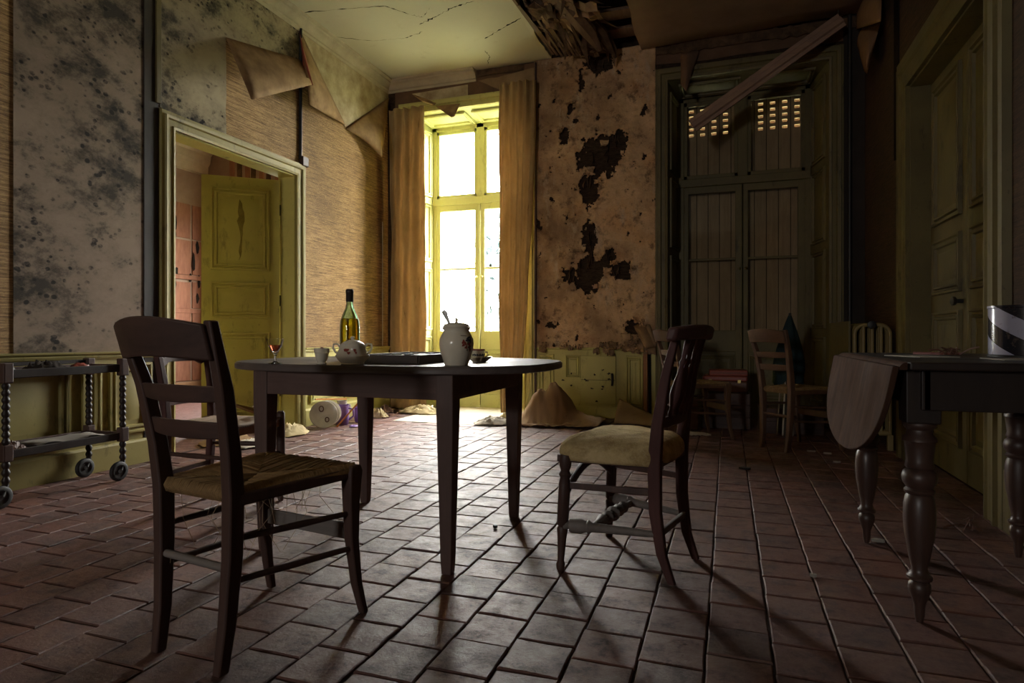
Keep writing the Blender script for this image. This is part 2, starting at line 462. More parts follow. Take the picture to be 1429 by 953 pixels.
# ================================================================ the setting
YB = -6.0                                     # wall behind the camera
# ---- floor: grout bed, tiles laid in rows running towards the windows
flo = struct(MB().box((XL - .05, YB, -.12), (XR + .35, YF, -.007)).box((-3.6, YF, -.12), (-2.1, 7.15, -.02)).box((-.6, YF, -.12), (.9, 7.15, -.02)).build('floor', 'grout'),
             'red terracotta tile floor laid in staggered rows across the room', 'floor')
TW = .174
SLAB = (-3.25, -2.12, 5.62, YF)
def tile_mesh(hx, hy, rng):
    g = .0022; ch = .004
    jit = lambda: rng.uniform(-.0022, .0022)
    pts = []
    cs = [(-hx+g, -hy+g), (hx-g, -hy+g), (hx-g, hy-g), (-hx+g, hy-g)]
    cs = [(x + jit(), y + jit()) for x, y in cs]
    ring = []
    for k in range(4):                          # a chipped point along each edge
        a, b = cs[k], cs[(k+1) % 4]; f = rng.uniform(.3, .7)
        ring += [a, ((a[0]*(1-f)+b[0]*f) * .985 + rng.uniform(-.001, .001), (a[1]*(1-f)+b[1]*f) * .985 + rng.uniform(-.001, .001))]
    zt = [rng.uniform(-.0012, .0012) for _ in ring]
    low = [(x, y, -.012) for x, y in ring]; mid = [(x, y, -.003 + z) for (x, y), z in zip(ring, zt)]
    top = [(x*(1-ch/hx), y*(1-ch/hy), z) for (x, y), z in zip(ring, zt)]
    mb = MB(); mb.rings([low, mid, top], cap=False); mb.f.append(tuple(range(16, 24)))
    return mb
rng = random.Random(3)
protos = []
for k in range(10):
    o = tile_mesh(TW/2, TW/2, rng).build('tile', 'terracotta', flo); protos.append(o)
cells = []
i0 = int((XL - .1) / TW) - 1
for i in range(i0, int((XR + .2) / TW) + 2):
    x = i * TW + .03
    off = (.5 if i % 2 else 0) * TW + rng.uniform(-.03, .03)
    j = -12
    while True:
        y = j * TW + off; j += 1
        if y > YF + .05: break
        if y < -.6: continue
        x0, x1, y0, y1 = max(x-TW/2, XL), min(x+TW/2, XR+.12), y-TW/2, min(y+TW/2, YF)
        if x1 - x0 < .02 or y1 - y0 < .02: continue
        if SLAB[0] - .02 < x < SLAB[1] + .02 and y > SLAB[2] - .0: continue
        px, py, d = proj((x, y, 0)) if (-_s*x + _c*y) > .3 else (0, 9999, 1)
        seen = -20 < px < 1449 and py < 960
        whole = x1 - x0 > TW - .001 and y1 - y0 > TW - .001
        cells.append((1.0/d**3 if seen and whole else 0, x, y, x0, x1, y0, y1, whole))
cells.sort(key=lambda c: -c[0])
used = set(); rest = MB(); nt = 0
for wgt, x, y, x0, x1, y0, y1, whole in cells:
    z = rng.uniform(-.0022, .0016); tx, ty = rng.uniform(-.010, .010), rng.uniform(-.010, .010); q = rng.choice((0, 1, 2, 3)) * PI / 2
    if wgt > 0 and nt < 290:
        k = nt % len(protos)
        o = protos[k] if k not in used else link_copy(protos[k], flo)
        used.add(k); nt += 1
        o.location = (x, y, z); o.rotation_euler = (tx, ty, q)
    else:
        t = tile_mesh((x1-x0)/2, (y1-y0)/2, rng)
        m = Matrix.Translation(((x0+x1)/2, (y0+y1)/2, z)) @ Matrix.Rotation(tx, 4, 'X') @ Matrix.Rotation(ty, 4, 'Y')
        rest.add([m @ Vector(v) for v in t.v], t.f)
o = rest.build('far_tiles', 'terracotta', flo); o['kind'] = 'stuff'
# pale stone slab before the bright window, worn boards in the window recesses
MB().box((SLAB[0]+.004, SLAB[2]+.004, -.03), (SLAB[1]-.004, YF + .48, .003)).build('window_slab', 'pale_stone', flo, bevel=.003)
MB().box((-.57, YF, -.03), (.87, YF + .48, .003)).build('window_slab', 'joist_wood', flo, bevel=.003)
# two rooms away
flo2 = struct(MB().box((-7.3, 1.2, -.12), (-3.88, 7.2, -.004)).build('floor', 'terracotta'), 'plain floor of the pink room beyond the open door', 'floor')

# ---- ceiling with the collapsed strip
HX0, HX1, HY0 = -1.82, -.79, 4.4
ceil = MB()
ceil.box((XL - .2, YB, ZC), (HX0, YF + .05, ZC + .05)); ceil.box((HX1, YB, ZC), (XR + .2, YF + .05, ZC + .05)); ceil.box((HX0, YB, ZC), (HX1, HY0, ZC + .05))
ceil = struct(ceil.build('ceiling', 'ceiling_plaster'), 'cracked pale plaster ceiling with a collapsed strip', 'ceiling')
# dark roof space above
MB().box((XL - .25, YB - .2, 4.34), (XR + .45, 7.2, 4.44)).build('roof_boards', 'dark_void', ceil)
MB().box((HX0 - .35, HY0 - .3, ZC + .05), (HX0 - .3, YF, 4.34)).box((HX1 + .3, HY0 - .3, ZC + .05), (HX1 + .35, YF, 4.34)).box((HX0 - .3, HY0 - .3, ZC + .05), (HX1 + .3, HY0 - .25, 4.34)).build('roof_cavity', 'dark_void', ceil)
# ragged plaster rim of the hole: sagging slab on the right, torn edge on the left
rr = random.Random(5)
def ragged(xa, ya, yb, step, amp, side):
    g0, g1, g2 = [], [], []
    y = ya
    while y <= yb + .001:
        e = abs(nz(y * 3.1, side * 7.3)) * amp + abs(nz(y * 13, side)) * amp * .4
        g0.append(Vector((xa - side * .02, y, ZC - .002))); g1.append(Vector((xa + side * e, y, ZC - .004 - e * .25))); g2.append(Vector((xa + side * e * .9, y, ZC + .05)))
        y += step
    return [g0, g1, g2]
MB().sheet(ragged(HX0, HY0, YF, .06, .10, 1)).build('broken_edge', 'ceiling_plaster', ceil, solid=.012)
g = []
for i in range(13):                             # the sagging sheet of plaster over the shuttered window
    row = []
    for j in range(13):
        x = HX1 - .02 + (XR + .02 - HX1) * j / 12; y = 4.3 + (YF - .06 - 4.3) * i / 12
        sag = .045 * (1 - j / 12) * (i / 12) ** 2 + .012 * nz(x * 2, y * 2)
        if j == 0: x -= .05 * abs(nz(y * 4)) + .03
        row.append(Vector((x, y, ZC - .012 - sag)))
    g.append(row)
MB().sheet(g).build('sagging_plaster', 'sagging_plaster', ceil, smooth=60, solid=.014)
# joists, boards, laths and splinters in the hole
for y in (4.75, 5.2, 5.62, 6.02, 6.40):
    MB().box((HX0 - .28, y - .045, ZC + .07), (HX1 + .28, y + .045, ZC + .24)).build('joist', 'joist_wood', ceil, bevel=.006)
for k, y in enumerate((5.0, 5.40, 5.8, 6.2)):
    MB().box((-1.30, y - .06, ZC - .01 + .02 * (k % 2)), (HX1 + .06, y + .06, ZC + .02 + .02 * (k % 2)), Matrix.Rotation(R(rr.uniform(-.8, .8)), 4, 'Z')).build('ceiling_board', 'joist_wood', ceil, bevel=.004)
for k in range(9):                              # laths still lying along the left edge
    x = HX0 + .02 + k * .045; y0 = 5.0 + rr.uniform(-.4, .3) + (k * .03); y1 = YF - .06 - k * .012 - rr.uniform(0, .1)
    z0 = ZC - .015 - rr.uniform(0, .03); z1 = ZC - .02 - k * .008
    MB().bar((x + rr.uniform(-.02, .02), y0, z0), (x + .05, y1, z1), .026, .009).build('lath', 'joist_wood', ceil)
for k in range(26):                             # torn, hanging splinters
    x = rr.uniform(HX0 + .15, HX0 + .72); y = rr.uniform(5.1, 6.35)
    L = rr.uniform(.12, .5); a = R(rr.uniform(-35, 35)) + (0 if k % 3 else PI / 2)
    z = ZC + rr.uniform(-.02, .06)
    p0 = Vector((x - math.sin(a) * L * .5, y - math.cos(a) * L * .5, z)); p1 = Vector((x + math.sin(a) * L * .5, y + math.cos(a) * L * .5, z - rr.uniform(.02, .24)))
    mid = (p0 + p1) / 2 + Vector((rr.uniform(-.03, .03), 0, rr.uniform(-.03, .05)))
    MB().tube([p0, mid, p1], [(.022, .006), (.034, .008), (.004, .002)], 5).build('splinter', 'joist_wood' if k % 2 else 'rot_board', ceil)
MB().tube([(-1.62, 4.3, ZC + .03), (-1.42, 5.2, ZC - .03), (-1.26, 5.85, ZC - .10), (-1.20, 6.12, ZC - .17)], [(.09, .05), (.10, .06), (.085, .05), (.03, .02)], 7).build('rotten_beam', 'joist_wood', ceil)
MB().tube([(-1.30, 5.6, ZC + .02), (-1.16, 6.0, ZC - .05), (-1.08, 6.34, ZC - .17)], [(.05, .03), (.06, .035), (.015, .01)], 6).build('rotten_beam', 'rot_board', ceil)
for k in range(7):
    cx, cy = rr.uniform(-1.7, -1.2), rr.uniform(5.0, 6.4)
    g = [[Vector((cx + .26*(i/5-.5) + .03*nz(i, j, k), cy + .3*(j/5-.5), ZC - .03 - .10 * abs(nz(i*.5+k, j*.5)) - .05*(i/5))) for j in range(6)] for i in range(6)]
    MB().sheet(g).build('hanging_plaster', 'rot_board' if k % 2 else 'brown_paper', ceil, solid=.008)
# cracks in the plaster
def crack(pts, wid):
    mb = MB(); P = []
    for a, b in zip(pts, pts[1:]):
        for k in range(9):
            f = k / 9; p = onZ(a[0]*(1-f)+b[0]*f, a[1]*(1-f)+b[1]*f, ZC); P.append(p)
    P.append(onZ(*pts[-1], ZC)); n = len(P)
    l0, l1 = [], []
    for i, p in enumerate(P):
        d = (P[min(i+1, n-1)] - P[max(0, i-1)]).normalized(); s = Vector((-d.y, d.x, 0))
        o = s * nz(i * .9, pts[0][0]) * .025; wv = wid * max(.08, abs(nz(i * .55, pts[0][1])) * 2.4) * min(1, i / 2 + .1, (n - 1 - i) / 2 + .1)
        l0.append(p + o + s * wv + Vector((0, 0, -.0015))); l1.append(p + o - s * wv + Vector((0, 0, -.0015)))
    mb.sheet([l0, l1]).build('crack', 'dark_void', ceil)
crack([(414, 18), (470, 13), (537, 8), (572, 20)], .010)
crack([(455, 50), (520, 57), (565, 53), (590, 44)], .006)
crack([(585, 34), (610, 22), (632, 10), (662, 1)], .016)
crack([(676, 54), (700, 40), (728, 24)], .012)
crack([(572, 20), (590, 24), (600, 10)], .004)
crack([(680, 92), (683, 78), (676, 70)], .005)

# ---- left wall: woven cloth, an opened double door, peeled wallpaper
DL0, DL1, DLZ = 3.49, 4.85, 2.37
wl = MB()
wl.box((XL - .16, YB, -.1), (XL, DL0, 4.34)).box((XL - .16, DL1, -.1), (XL, 7.15, 4.34)).box((XL - .16, DL0, DLZ), (XL, DL1, 4.34))
wall_left = struct(wl.build('wall_left', 'grasscloth'), 'wall covered in woven straw cloth with peeling mouldy wallpaper', 'wall')
def flat_piece(name, pts, m, parent, th=.003):
    c = sum((Vector(p) for p in pts), Vector()) / len(pts)
    return MB().add(pts, [tuple(range(len(pts)))]).build(name, m, parent, solid=th)
RZ0, RZ1 = .775, .745                           # chair rail top, near and far end
def jag(poly, fn, seed, amp=.012, n=7):
    out = []
    for k in range(len(poly)):
        a, b = Vector(poly[k]), Vector(poly[(k+1) % len(poly)])
        for q in range(n):
            f = q / n; p = a.lerp(b, f); out.append(p + fn(nz(p.y*9+seed, p.z*9, p.x*9) * amp, nz(p.z*11+seed, p.y*9, p.x*9) * amp))
    return out
jL = lambda a, b: Vector((0, a, b))
jF = lambda a, b: Vector((a, 0, b))
yA = onL(18, 300).y; yB_ = onL(203, 300).y
flat_piece('wallpaper_sheet', [fL(yA, .77, .004), fL(yB_, .76, .004), fL(yB_, 3.76, .004), fL(yA, 3.76, .004)], 'mouldy_wallpaper', wall_left)
y1 = onL(222, 100).y; y2 = onL(315, 100).y; y3 = onL(417, 60).y
flat_piece('wallpaper_sheet', jag([fL(y1, 2.50, .004), fL(y2, 2.47, .004), onL(315, 53, .004), onL(417, 84, .004), fL(y3, 3.76, .004), fL(y1, 3.76, .004)], jL, 1, .008), 'green_mouldy_wallpaper', wall_left)
flat_piece('wallpaper_sheet', [onL(419, 42, .005), onL(419, 36, .005), onL(543, 126, .005), onL(543, 137, .005), onL(482, 178, .005)], 'pale_wallpaper', wall_left)
def flap(name, top, bot, offs, m, parent, plane, n=8, curl=.03):
    """sheet hanging from the edge 'top' (two pixels on the wall) down to 'bot', leaving the wall by offs"""
    g = []
    for i in range(n + 1):
        f = i / n; row = []
        for j in range(n + 1):
            q = j / n
            px = (top[0][0]*(1-q)+top[1][0]*q)*(1-f) + (bot[0][0]*(1-q)+bot[1][0]*q)*f
            py = (top[0][1]*(1-q)+top[1][1]*q)*(1-f) + (bot[0][1]*(1-q)+bot[1][1]*q)*f
            o = .012 + (offs[0]*(1-q)+offs[1]*q) * math.sin(f * PI / 2) + curl * math.sin(f * PI) * math.sin(q * PI)
            row.append(plane(px, py, o))
        g.append(row)
    return MB().sheet(g).build(name, m, parent, smooth=60, solid=.002)
flap('wallpaper_flap', [(315, 52), (421, 84)], [(351, 139), (437, 118)], (.22, .12), 'wallpaper_back', wall_left, onL)
flap('wallpaper_flap', [(420, 46), (482, 174)], [(432, 146), (481, 174)], (.14, .02), 'wallpaper_back', wall_left, onL, curl=.05)
flap('wallpaper_flap', [(482, 179), (543, 136)], [(504, 193), (533, 219)], (.04, .15), 'wallpaper_back', wall_left, onL, curl=.03)
flap('wallpaper_flap', [(418, 42), (422, 60)], [(426, 122), (437, 119)], (.05, .13), 'red_leather', wall_left, onL, curl=.02)
# batten left of the door; shadow gap beside it put in as black strip
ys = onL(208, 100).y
MB().box((XL, ys - .05, 0.0), (XL + .012, ys + .065, 3.76)).build('shadow_gap_strip', 'black_wood', wall_left, bevel=.003)
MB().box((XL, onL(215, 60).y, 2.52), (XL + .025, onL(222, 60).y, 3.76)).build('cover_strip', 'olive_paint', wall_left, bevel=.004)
# casing round the opening
CAS = [(0, -.02), (0, .028), (.018, .034), (.024, .026), (.062, .026), (.07, .040), (.088, .044), (.094, .030), (.118, .030), (.124, 0)]
door1 = sempty('door_1', 'yellow double door opened into the pink room, one leaf in sight', 'door')
MB().frame_open(fL, DL0, DL1, DLZ, CAS).build('casing', 'dull_yellow_paint', door1, smooth=30)
MB().frame_open(lambda a, b, v: Vector((XL - .16 - v, a, b)), DL0, DL1, DLZ, CAS).build('casing', 'yellow_paint', door1, smooth=30)
jb = MB(); jb.box((XL - .165, DL0 - .02, 0), (XL + .005, DL0 + .012, DLZ)).box((XL - .165, DL1 - .012, 0), (XL + .005, DL1 + .02, DLZ)).box((XL - .165, DL0, DLZ - .012), (XL + .005, DL1, DLZ + .02))
jb.build('jamb', 'yellow_paint', door1, bevel=.003)
PANEL = [(0, .0), (.003, .020), (.016, .022), (.024, .008), (.034, .005), (.040, .020), (.052, .017), (.060, -.006), (.074, -.006), (.10, .006)]
def door_leaf(parent, wid, hgt, rows, m, hinge, ang, knob_side=None, th=.036):
    leaf = MB().box((0, -th/2, .008), (wid, th/2, hgt)).build('leaf', m, parent, bevel=.003)
    for s in (1, -1):
        fn = (lambda s: lambda a, b, v: Vector((a, s * (th/2 + v), b)))(s)
        for z0, z1 in rows:
            MB().frame_closed(fn, .085, wid - .075, z0, z1, PANEL).build('panel', m, leaf, smooth=30)
    leaf.location = hinge; leaf.rotation_euler = (0, 0, ang)
    return leaf
hp = Vector((-3.975, 4.815, 0)); fe = Vector((-4.475, 4.40, 0)); dv = fe - hp
leaf = door_leaf(door1, .66, 2.325, [(.16, .90), (1.03, 1.36), (1.47, 2.22)], 'yellow_paint', hp, math.atan2(dv.y, dv.x))
sr_ = random.Random(12)
for side in (1, -1):
    L_, R_ = [], []
    for k in range(15):
        f = k / 14; wv = .006 + .030 * math.exp(-((f - .72) / .16)**2) * (.6 + .8 * sr_.random()) + .010 * sr_.random()
        cx = .335 + .02 * nz(f * 4, 3.0); L_.append(Vector((cx - wv, side * .0262, 1.56 + .56 * f))); R_.append(Vector((cx + wv * sr_.uniform(.5, 1.1), side * .0262, 1.56 + .56 * f)))
    for k in (0, 14): L_[k] = R_[k]
    MB().sheet([L_, R_]).build('water_stain', 'water_stain', leaf)
leaf['label'] = 'open door leaf with three moulded panels'
for z in (.35, 1.2, 2.05):
    MB().tube([(0, -.02, z - .05), (0, -.02, z + .05)], .009, 8).build('hinge', 'black_iron', leaf)
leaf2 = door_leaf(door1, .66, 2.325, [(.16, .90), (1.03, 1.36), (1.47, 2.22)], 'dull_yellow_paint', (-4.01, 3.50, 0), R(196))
# pink room: boarded end wall, cornice, a window of its own further along
PW, PE, PC = -7.15, 7.12, 3.62
wo = MB().box((PW - .15, 1.2, -.1), (PW, PE + .1, PC)).box((PW - .15, 1.1, -.1), (XL - .16, 1.25, PC))
wo.box((PW - .15, PE, -.1), (-6.0, PE + .1, PC)).box((-5.0, PE, -.1), (XL - .16, PE + .1, PC)).box((-6.0, PE, 2.5), (-5.0, PE + .1, PC)).box((-6.0, PE, -.1), (-5.0, PE + .1, 1.0))
wall_pink = struct(wo.build('wall_beyond', 'pink_plaster'), 'pink walls of the room beyond the door', 'wall')
struct(MB().box((PW - .1, 1.2, PC), (XL - .15, PE + .1, PC + .06)).build('ceiling', 'cornice_paint'), 'ceiling of the pink room beyond', 'ceiling')
for j, (y0, y1) in enumerate(((5.4, 6.08), (6.1, 6.80), (6.835, 7.10))):
    for z0, z1 in ((.24, .70), (.72, 1.18), (1.25, 1.62), (1.72, 2.2), (2.22, 2.70)):
        dz = rr.uniform(-.01, .01)
        MB().box((PW, y0, z0 + dz), (PW + .015 + rr.uniform(-.004, .006), y1, z1 + dz)).build('board', 'pink_boards', wall_pink, bevel=.004)
for z in (1.18, 1.65): MB().box((PW, 5.4, z), (PW + .03, 7.1, z + .06)).build('batten', 'pink_boards', wall_pink, bevel=.004)
MB().box((PW, 2, 0), (PW + .025, 7.1, .22)).build('skirting', 'brown_sheet', wall_pink, bevel=.004)
MB().sheet([[Vector((PW + u, y, z - .25)) for y in (1.3, 7.1)] for u, z in ((0, 3.42), (.03, 3.44), (.035, 3.55), (.07, 3.60), (.09, 3.70), (.14, 3.76), (.17, 3.87))]).build('cornice', 'cornice_paint', wall_pink)
for k in range(9):                               # rotten holes in those boards
    y, z = rr.uniform(6.5, 7.08), rr.uniform(1.2, 2.65); h = rr.uniform(.05, .14)
    MB().prism([(y + rr.uniform(.015, .035) * math.cos(a), z + h * math.sin(a)) for a in (0, .9, 1.8, 2.7, 3.6, 4.5, 5.4)], lambda a, b, v: Vector((PW + .02 + v, a, b)), 0, .006).build('rotten_hole', 'dark_void', wall_pink)
for k in range(7):                               # splintered planks leaning above the open leaf
    p = atd(303 + 11 * k, 212 + rr.uniform(-6, 4), 6.4 + .05 * k)
    MB().bar(p + Vector((0, .2, .35)), p + Vector((rr.uniform(-.03, .03), .2, -.45)), .05, .02).build('hanging_plank', 'rot_board' if k % 2 else 'pink_boards', wall_pink)

# ---- chair rail, wainscot and skirting on the left wall
def rail_y(y): return RZ0 + (RZ1 - RZ0) * (y - 2.2) / 4.3
RAIL = [(0, -.045), (.018, -.045), (.024, -.03), (.02, -.022), (.034, -.012), (.036, -.002), (0, 0)]
for k, (a, b) in enumerate(((YB, DL0 - .124), (DL1 + .124, YF))):
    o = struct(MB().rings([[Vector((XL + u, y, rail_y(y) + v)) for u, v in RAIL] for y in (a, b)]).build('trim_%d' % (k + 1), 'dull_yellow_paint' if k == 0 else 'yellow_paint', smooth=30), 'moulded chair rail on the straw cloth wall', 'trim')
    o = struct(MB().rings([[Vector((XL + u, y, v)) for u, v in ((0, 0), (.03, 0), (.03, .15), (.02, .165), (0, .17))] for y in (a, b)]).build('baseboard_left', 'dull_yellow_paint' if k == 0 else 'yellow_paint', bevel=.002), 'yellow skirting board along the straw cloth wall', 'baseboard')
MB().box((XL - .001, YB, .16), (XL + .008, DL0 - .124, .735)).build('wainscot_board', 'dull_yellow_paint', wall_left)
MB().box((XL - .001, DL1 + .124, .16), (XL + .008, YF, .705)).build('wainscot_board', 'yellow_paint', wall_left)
fLw = lambda a, b, v: Vector((XL + .008 + v, a, b))
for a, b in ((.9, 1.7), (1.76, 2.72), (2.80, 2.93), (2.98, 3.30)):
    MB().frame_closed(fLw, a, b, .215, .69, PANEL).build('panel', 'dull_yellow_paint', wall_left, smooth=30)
for a, b in ((5.05, 5.55), (5.62, 6.12), (6.18, 6.46)):
    MB().frame_closed(fLw, a, b, .215, .66, PANEL).build('panel', 'yellow_paint', wall_left, smooth=30)
# cornices
COR = [(0, -.125), (.012, -.125), (.016, -.10), (.03, -.095), (.034, -.075), (.06, -.045), (.085, -.035), (.09, -.02), (.118, -.014), (.122, 0), (0, 0)]
struct(MB().rings([[Vector((XL + u, y, ZC + v)) for u, v in COR] for y in (YB, YF)]).build('trim_3', 'cornice_paint', smooth=30), 'pale moulded cornice along the top of the straw cloth wall', 'trim')
xq = onF(665, 110).x
struct(MB().rings([[Vector((x, YF - u, ZC + v)) for u, v in COR] for x in (XL, xq)]).build('trim_4', 'cornice_paint', smooth=30), 'short broken length of cornice over the bright window', 'trim')

# ---- far wall with two tall windows
W1L, W1R, W2L, W2R, WT = -3.55, -2.12, -.58, .90, 3.47
wf = MB()
for a, b in ((XL - .2, W1L), (W1R, W2L), (W2R, XR + .4)): wf.box((a, YF, -.1), (b, 7.15, 4.34))
for a, b in ((W1L, W1R), (W2L, W2R)): wf.box((a, YF, WT), (b, 7.15, 4.34))
wall_far = struct(wf.build('wall_far', 'rotten_lath'), 'rotten far wall with two tall windows', 'wall')
# crumbling plaster as its own layer, with real holes
PX0, PX1, PZ0, PZ1 = W1R + .12, W2L - .12, .735, 3.868
blobs = []
def blob(px0, py0, px1, py1, ex=1.0):
    a, b = onF(px0, py0), onF(px1, py1); blobs.append(((a.x+b.x)/2, (a.z+b.z)/2, abs(b.x-a.x)/2, abs(a.z-b.z)/2, ex))
blob(806, 190, 872, 246, 1.15); blob(808, 240, 838, 292); blob(846, 184, 880, 216, .9); blob(812, 310, 836, 356, .95); blob(800, 350, 842, 412, 1.0); blob(782, 372, 812, 398, .85)
blob(840, 345, 862, 380, .9); blob(850, 362, 886, 394, .95); blob(816, 68, 860, 104, 1.1); blob(780, 176, 796, 206, .8); blob(790, 140, 806, 160, .75); blob(870, 440, 900, 470, .9); blob(806, 96, 818, 130, .8)
def hole(x, z):
    v = 0
    for bx, bz, rx, rz, ex in blobs:
        d = math.sqrt(((x-bx)/rx)**2 + ((z-bz)/rz)**2)
        v = max(v, ex * (1.25 - d))
    n = fbm(x * 9, z * 9, 3.0) * .42 + fbm(x * 30, z * 22, 1.0) * .25
    return v + n > .38 or (fbm(x * 7 + 9, z * 5.5, 8.0, 5) > .66 and v > -.2)
ST = .0115
nx, nzz = int((PX1 - PX0) / ST), int((PZ1 - PZ0) / ST)
vs = []; fs = []
for j in range(nzz + 1):
    for i in range(nx + 1):
        x = PX0 + (PX1 - PX0) * i / nx; z = PZ0 + (PZ1 - PZ0) * j / nzz
        e = 0 if i in (0, nx) or j in (0, nzz) else 1
        xx = x + e * rr.uniform(-.35, .35) * ST; zz = z + e * rr.uniform(-.35, .35) * ST
        near = min([math.hypot((x-bx)/rx, (z-bz)/rz) for bx, bz, rx, rz, ex in blobs])
        lift = max(0, 1.5 - near) * .012 * (1 + nz(x * 20, z * 20))
        vs.append((xx, YF - .022 - .010 * fbm(x * 3, z * 3, 2.0) - .006 * fbm(x * 14, z * 14, 5.0) - lift, zz))
for j in range(nzz):
    for i in range(nx):
        x = PX0 + (PX1 - PX0) * (i + .5) / nx; z = PZ0 + (PZ1 - PZ0) * (j + .5) / nzz
        if not hole(x, z): fs.append((j*(nx+1)+i, j*(nx+1)+i+1, (j+1)*(nx+1)+i+1, (j+1)*(nx+1)+i))
MB().add(vs, fs).build('plaster', 'crumbling_plaster', wall_far, smooth=50, solid=.010)
for k in range(34):                              # laths and splinters in the holes, curling flakes round them
    bx, bz, rx, rz, ex = blobs[k % 9]
    a = rr.uniform(0, 2*PI); q = rr.uniform(.1, .75)
    x, z = bx + rx*q*math.cos(a), bz + rz*q*math.sin(a)
    L = rr.uniform(.05, .14)
    MB().tube([(x, YF - .012, z + L), (x + rr.uniform(-.02, .02), YF - .03, z), (x + rr.uniform(-.03, .03), YF - rr.uniform(.035, .075), z - L * .7)], [(.011, .005), (.016, .006), (.003, .002)], 5).build('splinter', 'rot_board' if k % 3 else 'rotten_lath', wall_far)
for k in range(40):
    bx, bz, rx, rz, ex = blobs[rr.randrange(len(blobs))]
    a = rr.uniform(0, 2*PI); q = rr.uniform(.95, 1.2)
    x, z = bx + rx*q*math.cos(a), bz + rz*q*math.sin(a); s = rr.uniform(.02, .05)
    if not (PX0 + .03 < x < PX1 - .03 and z < 3.7): continue
    g = [[Vector((x + (i/2-1)*s*(1-.3*j/3) + rr.uniform(-.004, .004), YF - .034 - .045*(j/3)**2*rr.uniform(.6, 1.2), z - j/3*s*1.5 + rr.uniform(-.006, .006))) for i in range(5)] for j in range(4)]
    MB().sheet(g).build('plaster_flake', 'crumbling_plaster', wall_far, solid=.003)
# wrinkled torn paper over the panelling
for k in range(30):
    x = rr.uniform(PX0 + .04, PX1 - .02); s = rr.uniform(.02, .05)
    if k > 12: x = rr.uniform(PX1 - .55, PX1 - .02); s = rr.uniform(.03, .075)
    z = .755 + rr.uniform(-.02, .05) + (rr.uniform(0, .12) if k > 18 else 0)
    g = [[Vector((x + (i/3-1)*s + rr.uniform(-.008, .008), YF - .035 - .06*rr.random()*(j/4) - .01, z - j/4*s*1.6 + rr.uniform(-.01, .01))) for i in range(6)] for j in range(5)]
    MB().sheet(g).build('torn_paper', ('crumbling_plaster', 'wallpaper_back', 'brown_paper')[k % 3], wall_far, smooth=60, solid=.003)
flap('torn_paper', [(884, 455), (898, 448)], [(901, 487), (916, 484)], (.10, .05), 'wallpaper_back', wall_far, onF, curl=.03)
flap('torn_paper', [(898, 448), (906, 449)], [(912, 486), (917, 482)], (.05, .08), 'brown_paper', wall_far, onF, curl=.03)
# papers over the bright window
hdr = MB().add([fF(XL + .1, 3.50, .004), fF(PX0, 3.50, .004), fF(PX0, 3.86, .004), fF(XL + .1, 3.86, .004)], [(0, 1, 2, 3)]).build('paper_sheet', 'dark_paper', wall_far, solid=.003)
flat_piece('paper_sheet', [onF(575, 131, .012), onF(653, 118, .012), onF(653, 137, .012), onF(618, 144, .012), onF(592, 142, .012)], 'pale_wallpaper', wall_far)
flat_piece('paper_sheet', jag([onF(667, 112, .010), onF(700, 106, .010), onF(749, 93, .010), onF(749, 120, .010), onF(700, 127, .010)], jF, 3, .012), 'brown_paper', wall_far)
flap('paper_flap', [(606, 147), (643, 143)], [(630, 164), (634, 163)], (.10, .10), 'wallpaper_back', wall_far, onF, curl=.02)
flap('paper_flap', [(574, 131), (610, 143)], [(590, 142), (606, 147)], (.08, .08), 'wallpaper_back', wall_far, onF, curl=.03)
MB().sheet([[Vector((x, YF - .02 - .03*abs(nz(x*9, r)), ZC - .01 - r*.035 - .02*abs(nz(x*7, 3)))) for x in [xq + .02 + q*.05 for q in range(12)]] for r in range(3)]).build('torn_edge', 'rot_board', wall_far, solid=.006)
# strip of wall over and beside the shuttered window
flat_piece('paper_sheet', jag([fF(PX1 - .02, 3.64, .006), fF(XR, 3.64, .006), fF(XR, 3.84, .006), fF(PX1 - .02, 3.84, .006)], jF, 5, .02), 'dark_paper', wall_far)
flap('paper_flap', [(950, 72), (978, 66)], [(950, 118), (958, 128)], (.06, .05), 'dark_paper', wall_far, onF, curl=.04)
MB().sheet([[Vector((x, YF - .02 - .05*abs(nz(x*8, r)), ZC - .03 - r*.05 - .03*abs(nz(x*9, 6)))) for x in [PX1 + q*.06 for q in range(32)] if x < XR] for r in range(3)]).build('torn_edge', 'rot_board', wall_far, solid=.006)
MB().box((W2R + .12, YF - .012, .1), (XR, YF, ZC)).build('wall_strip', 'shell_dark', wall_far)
# casings, moulded
WC = [(0, -.01), (0, .03), (.02, .036), (.026, .026), (.06, .026), (.068, .044), (.10, .048), (.106, .03), (.122, .03), (.126, 0)]
WAINZ = .725
# wainscot between the windows: boards, two panels, a little cupboard door, an orange post
MB().box((PX0, YF - .018, 0), (PX1, YF - .001, WAINZ)).build('wainscot_board', 'yellow_paint', wall_far)
fFw = lambda a, b, v: Vector((a, YF - .018 - v, b))
ax = lambda px: onF(px, 530).x
MB().frame_closed(fFw, ax(752), ax(774), .16, .67, PANEL).build('panel', 'yellow_paint', wall_far, smooth=30)
MB().frame_closed(fFw, ax(790), ax(811), .42, .66, [(u*.5, v) for u, v in PANEL]).build('panel', 'yellow_paint', wall_far, smooth=30)
MB().frame_closed(fFw, ax(874), ax(898), .13, .66, [(u*.8, v) for u, v in PANEL]).build('panel', 'yellow_paint', wall_far, smooth=30)
cup = MB().box((ax(811), YF - .034, .15), (ax(860), YF - .018, .655)).build('cupboard_door', 'yellow_paint', wall_far, bevel=.004)
MB().box((ax(811)+.01, YF - .037, .40), (ax(859), YF - .033, .404)).build('board_joint', 'black_wood', cup)
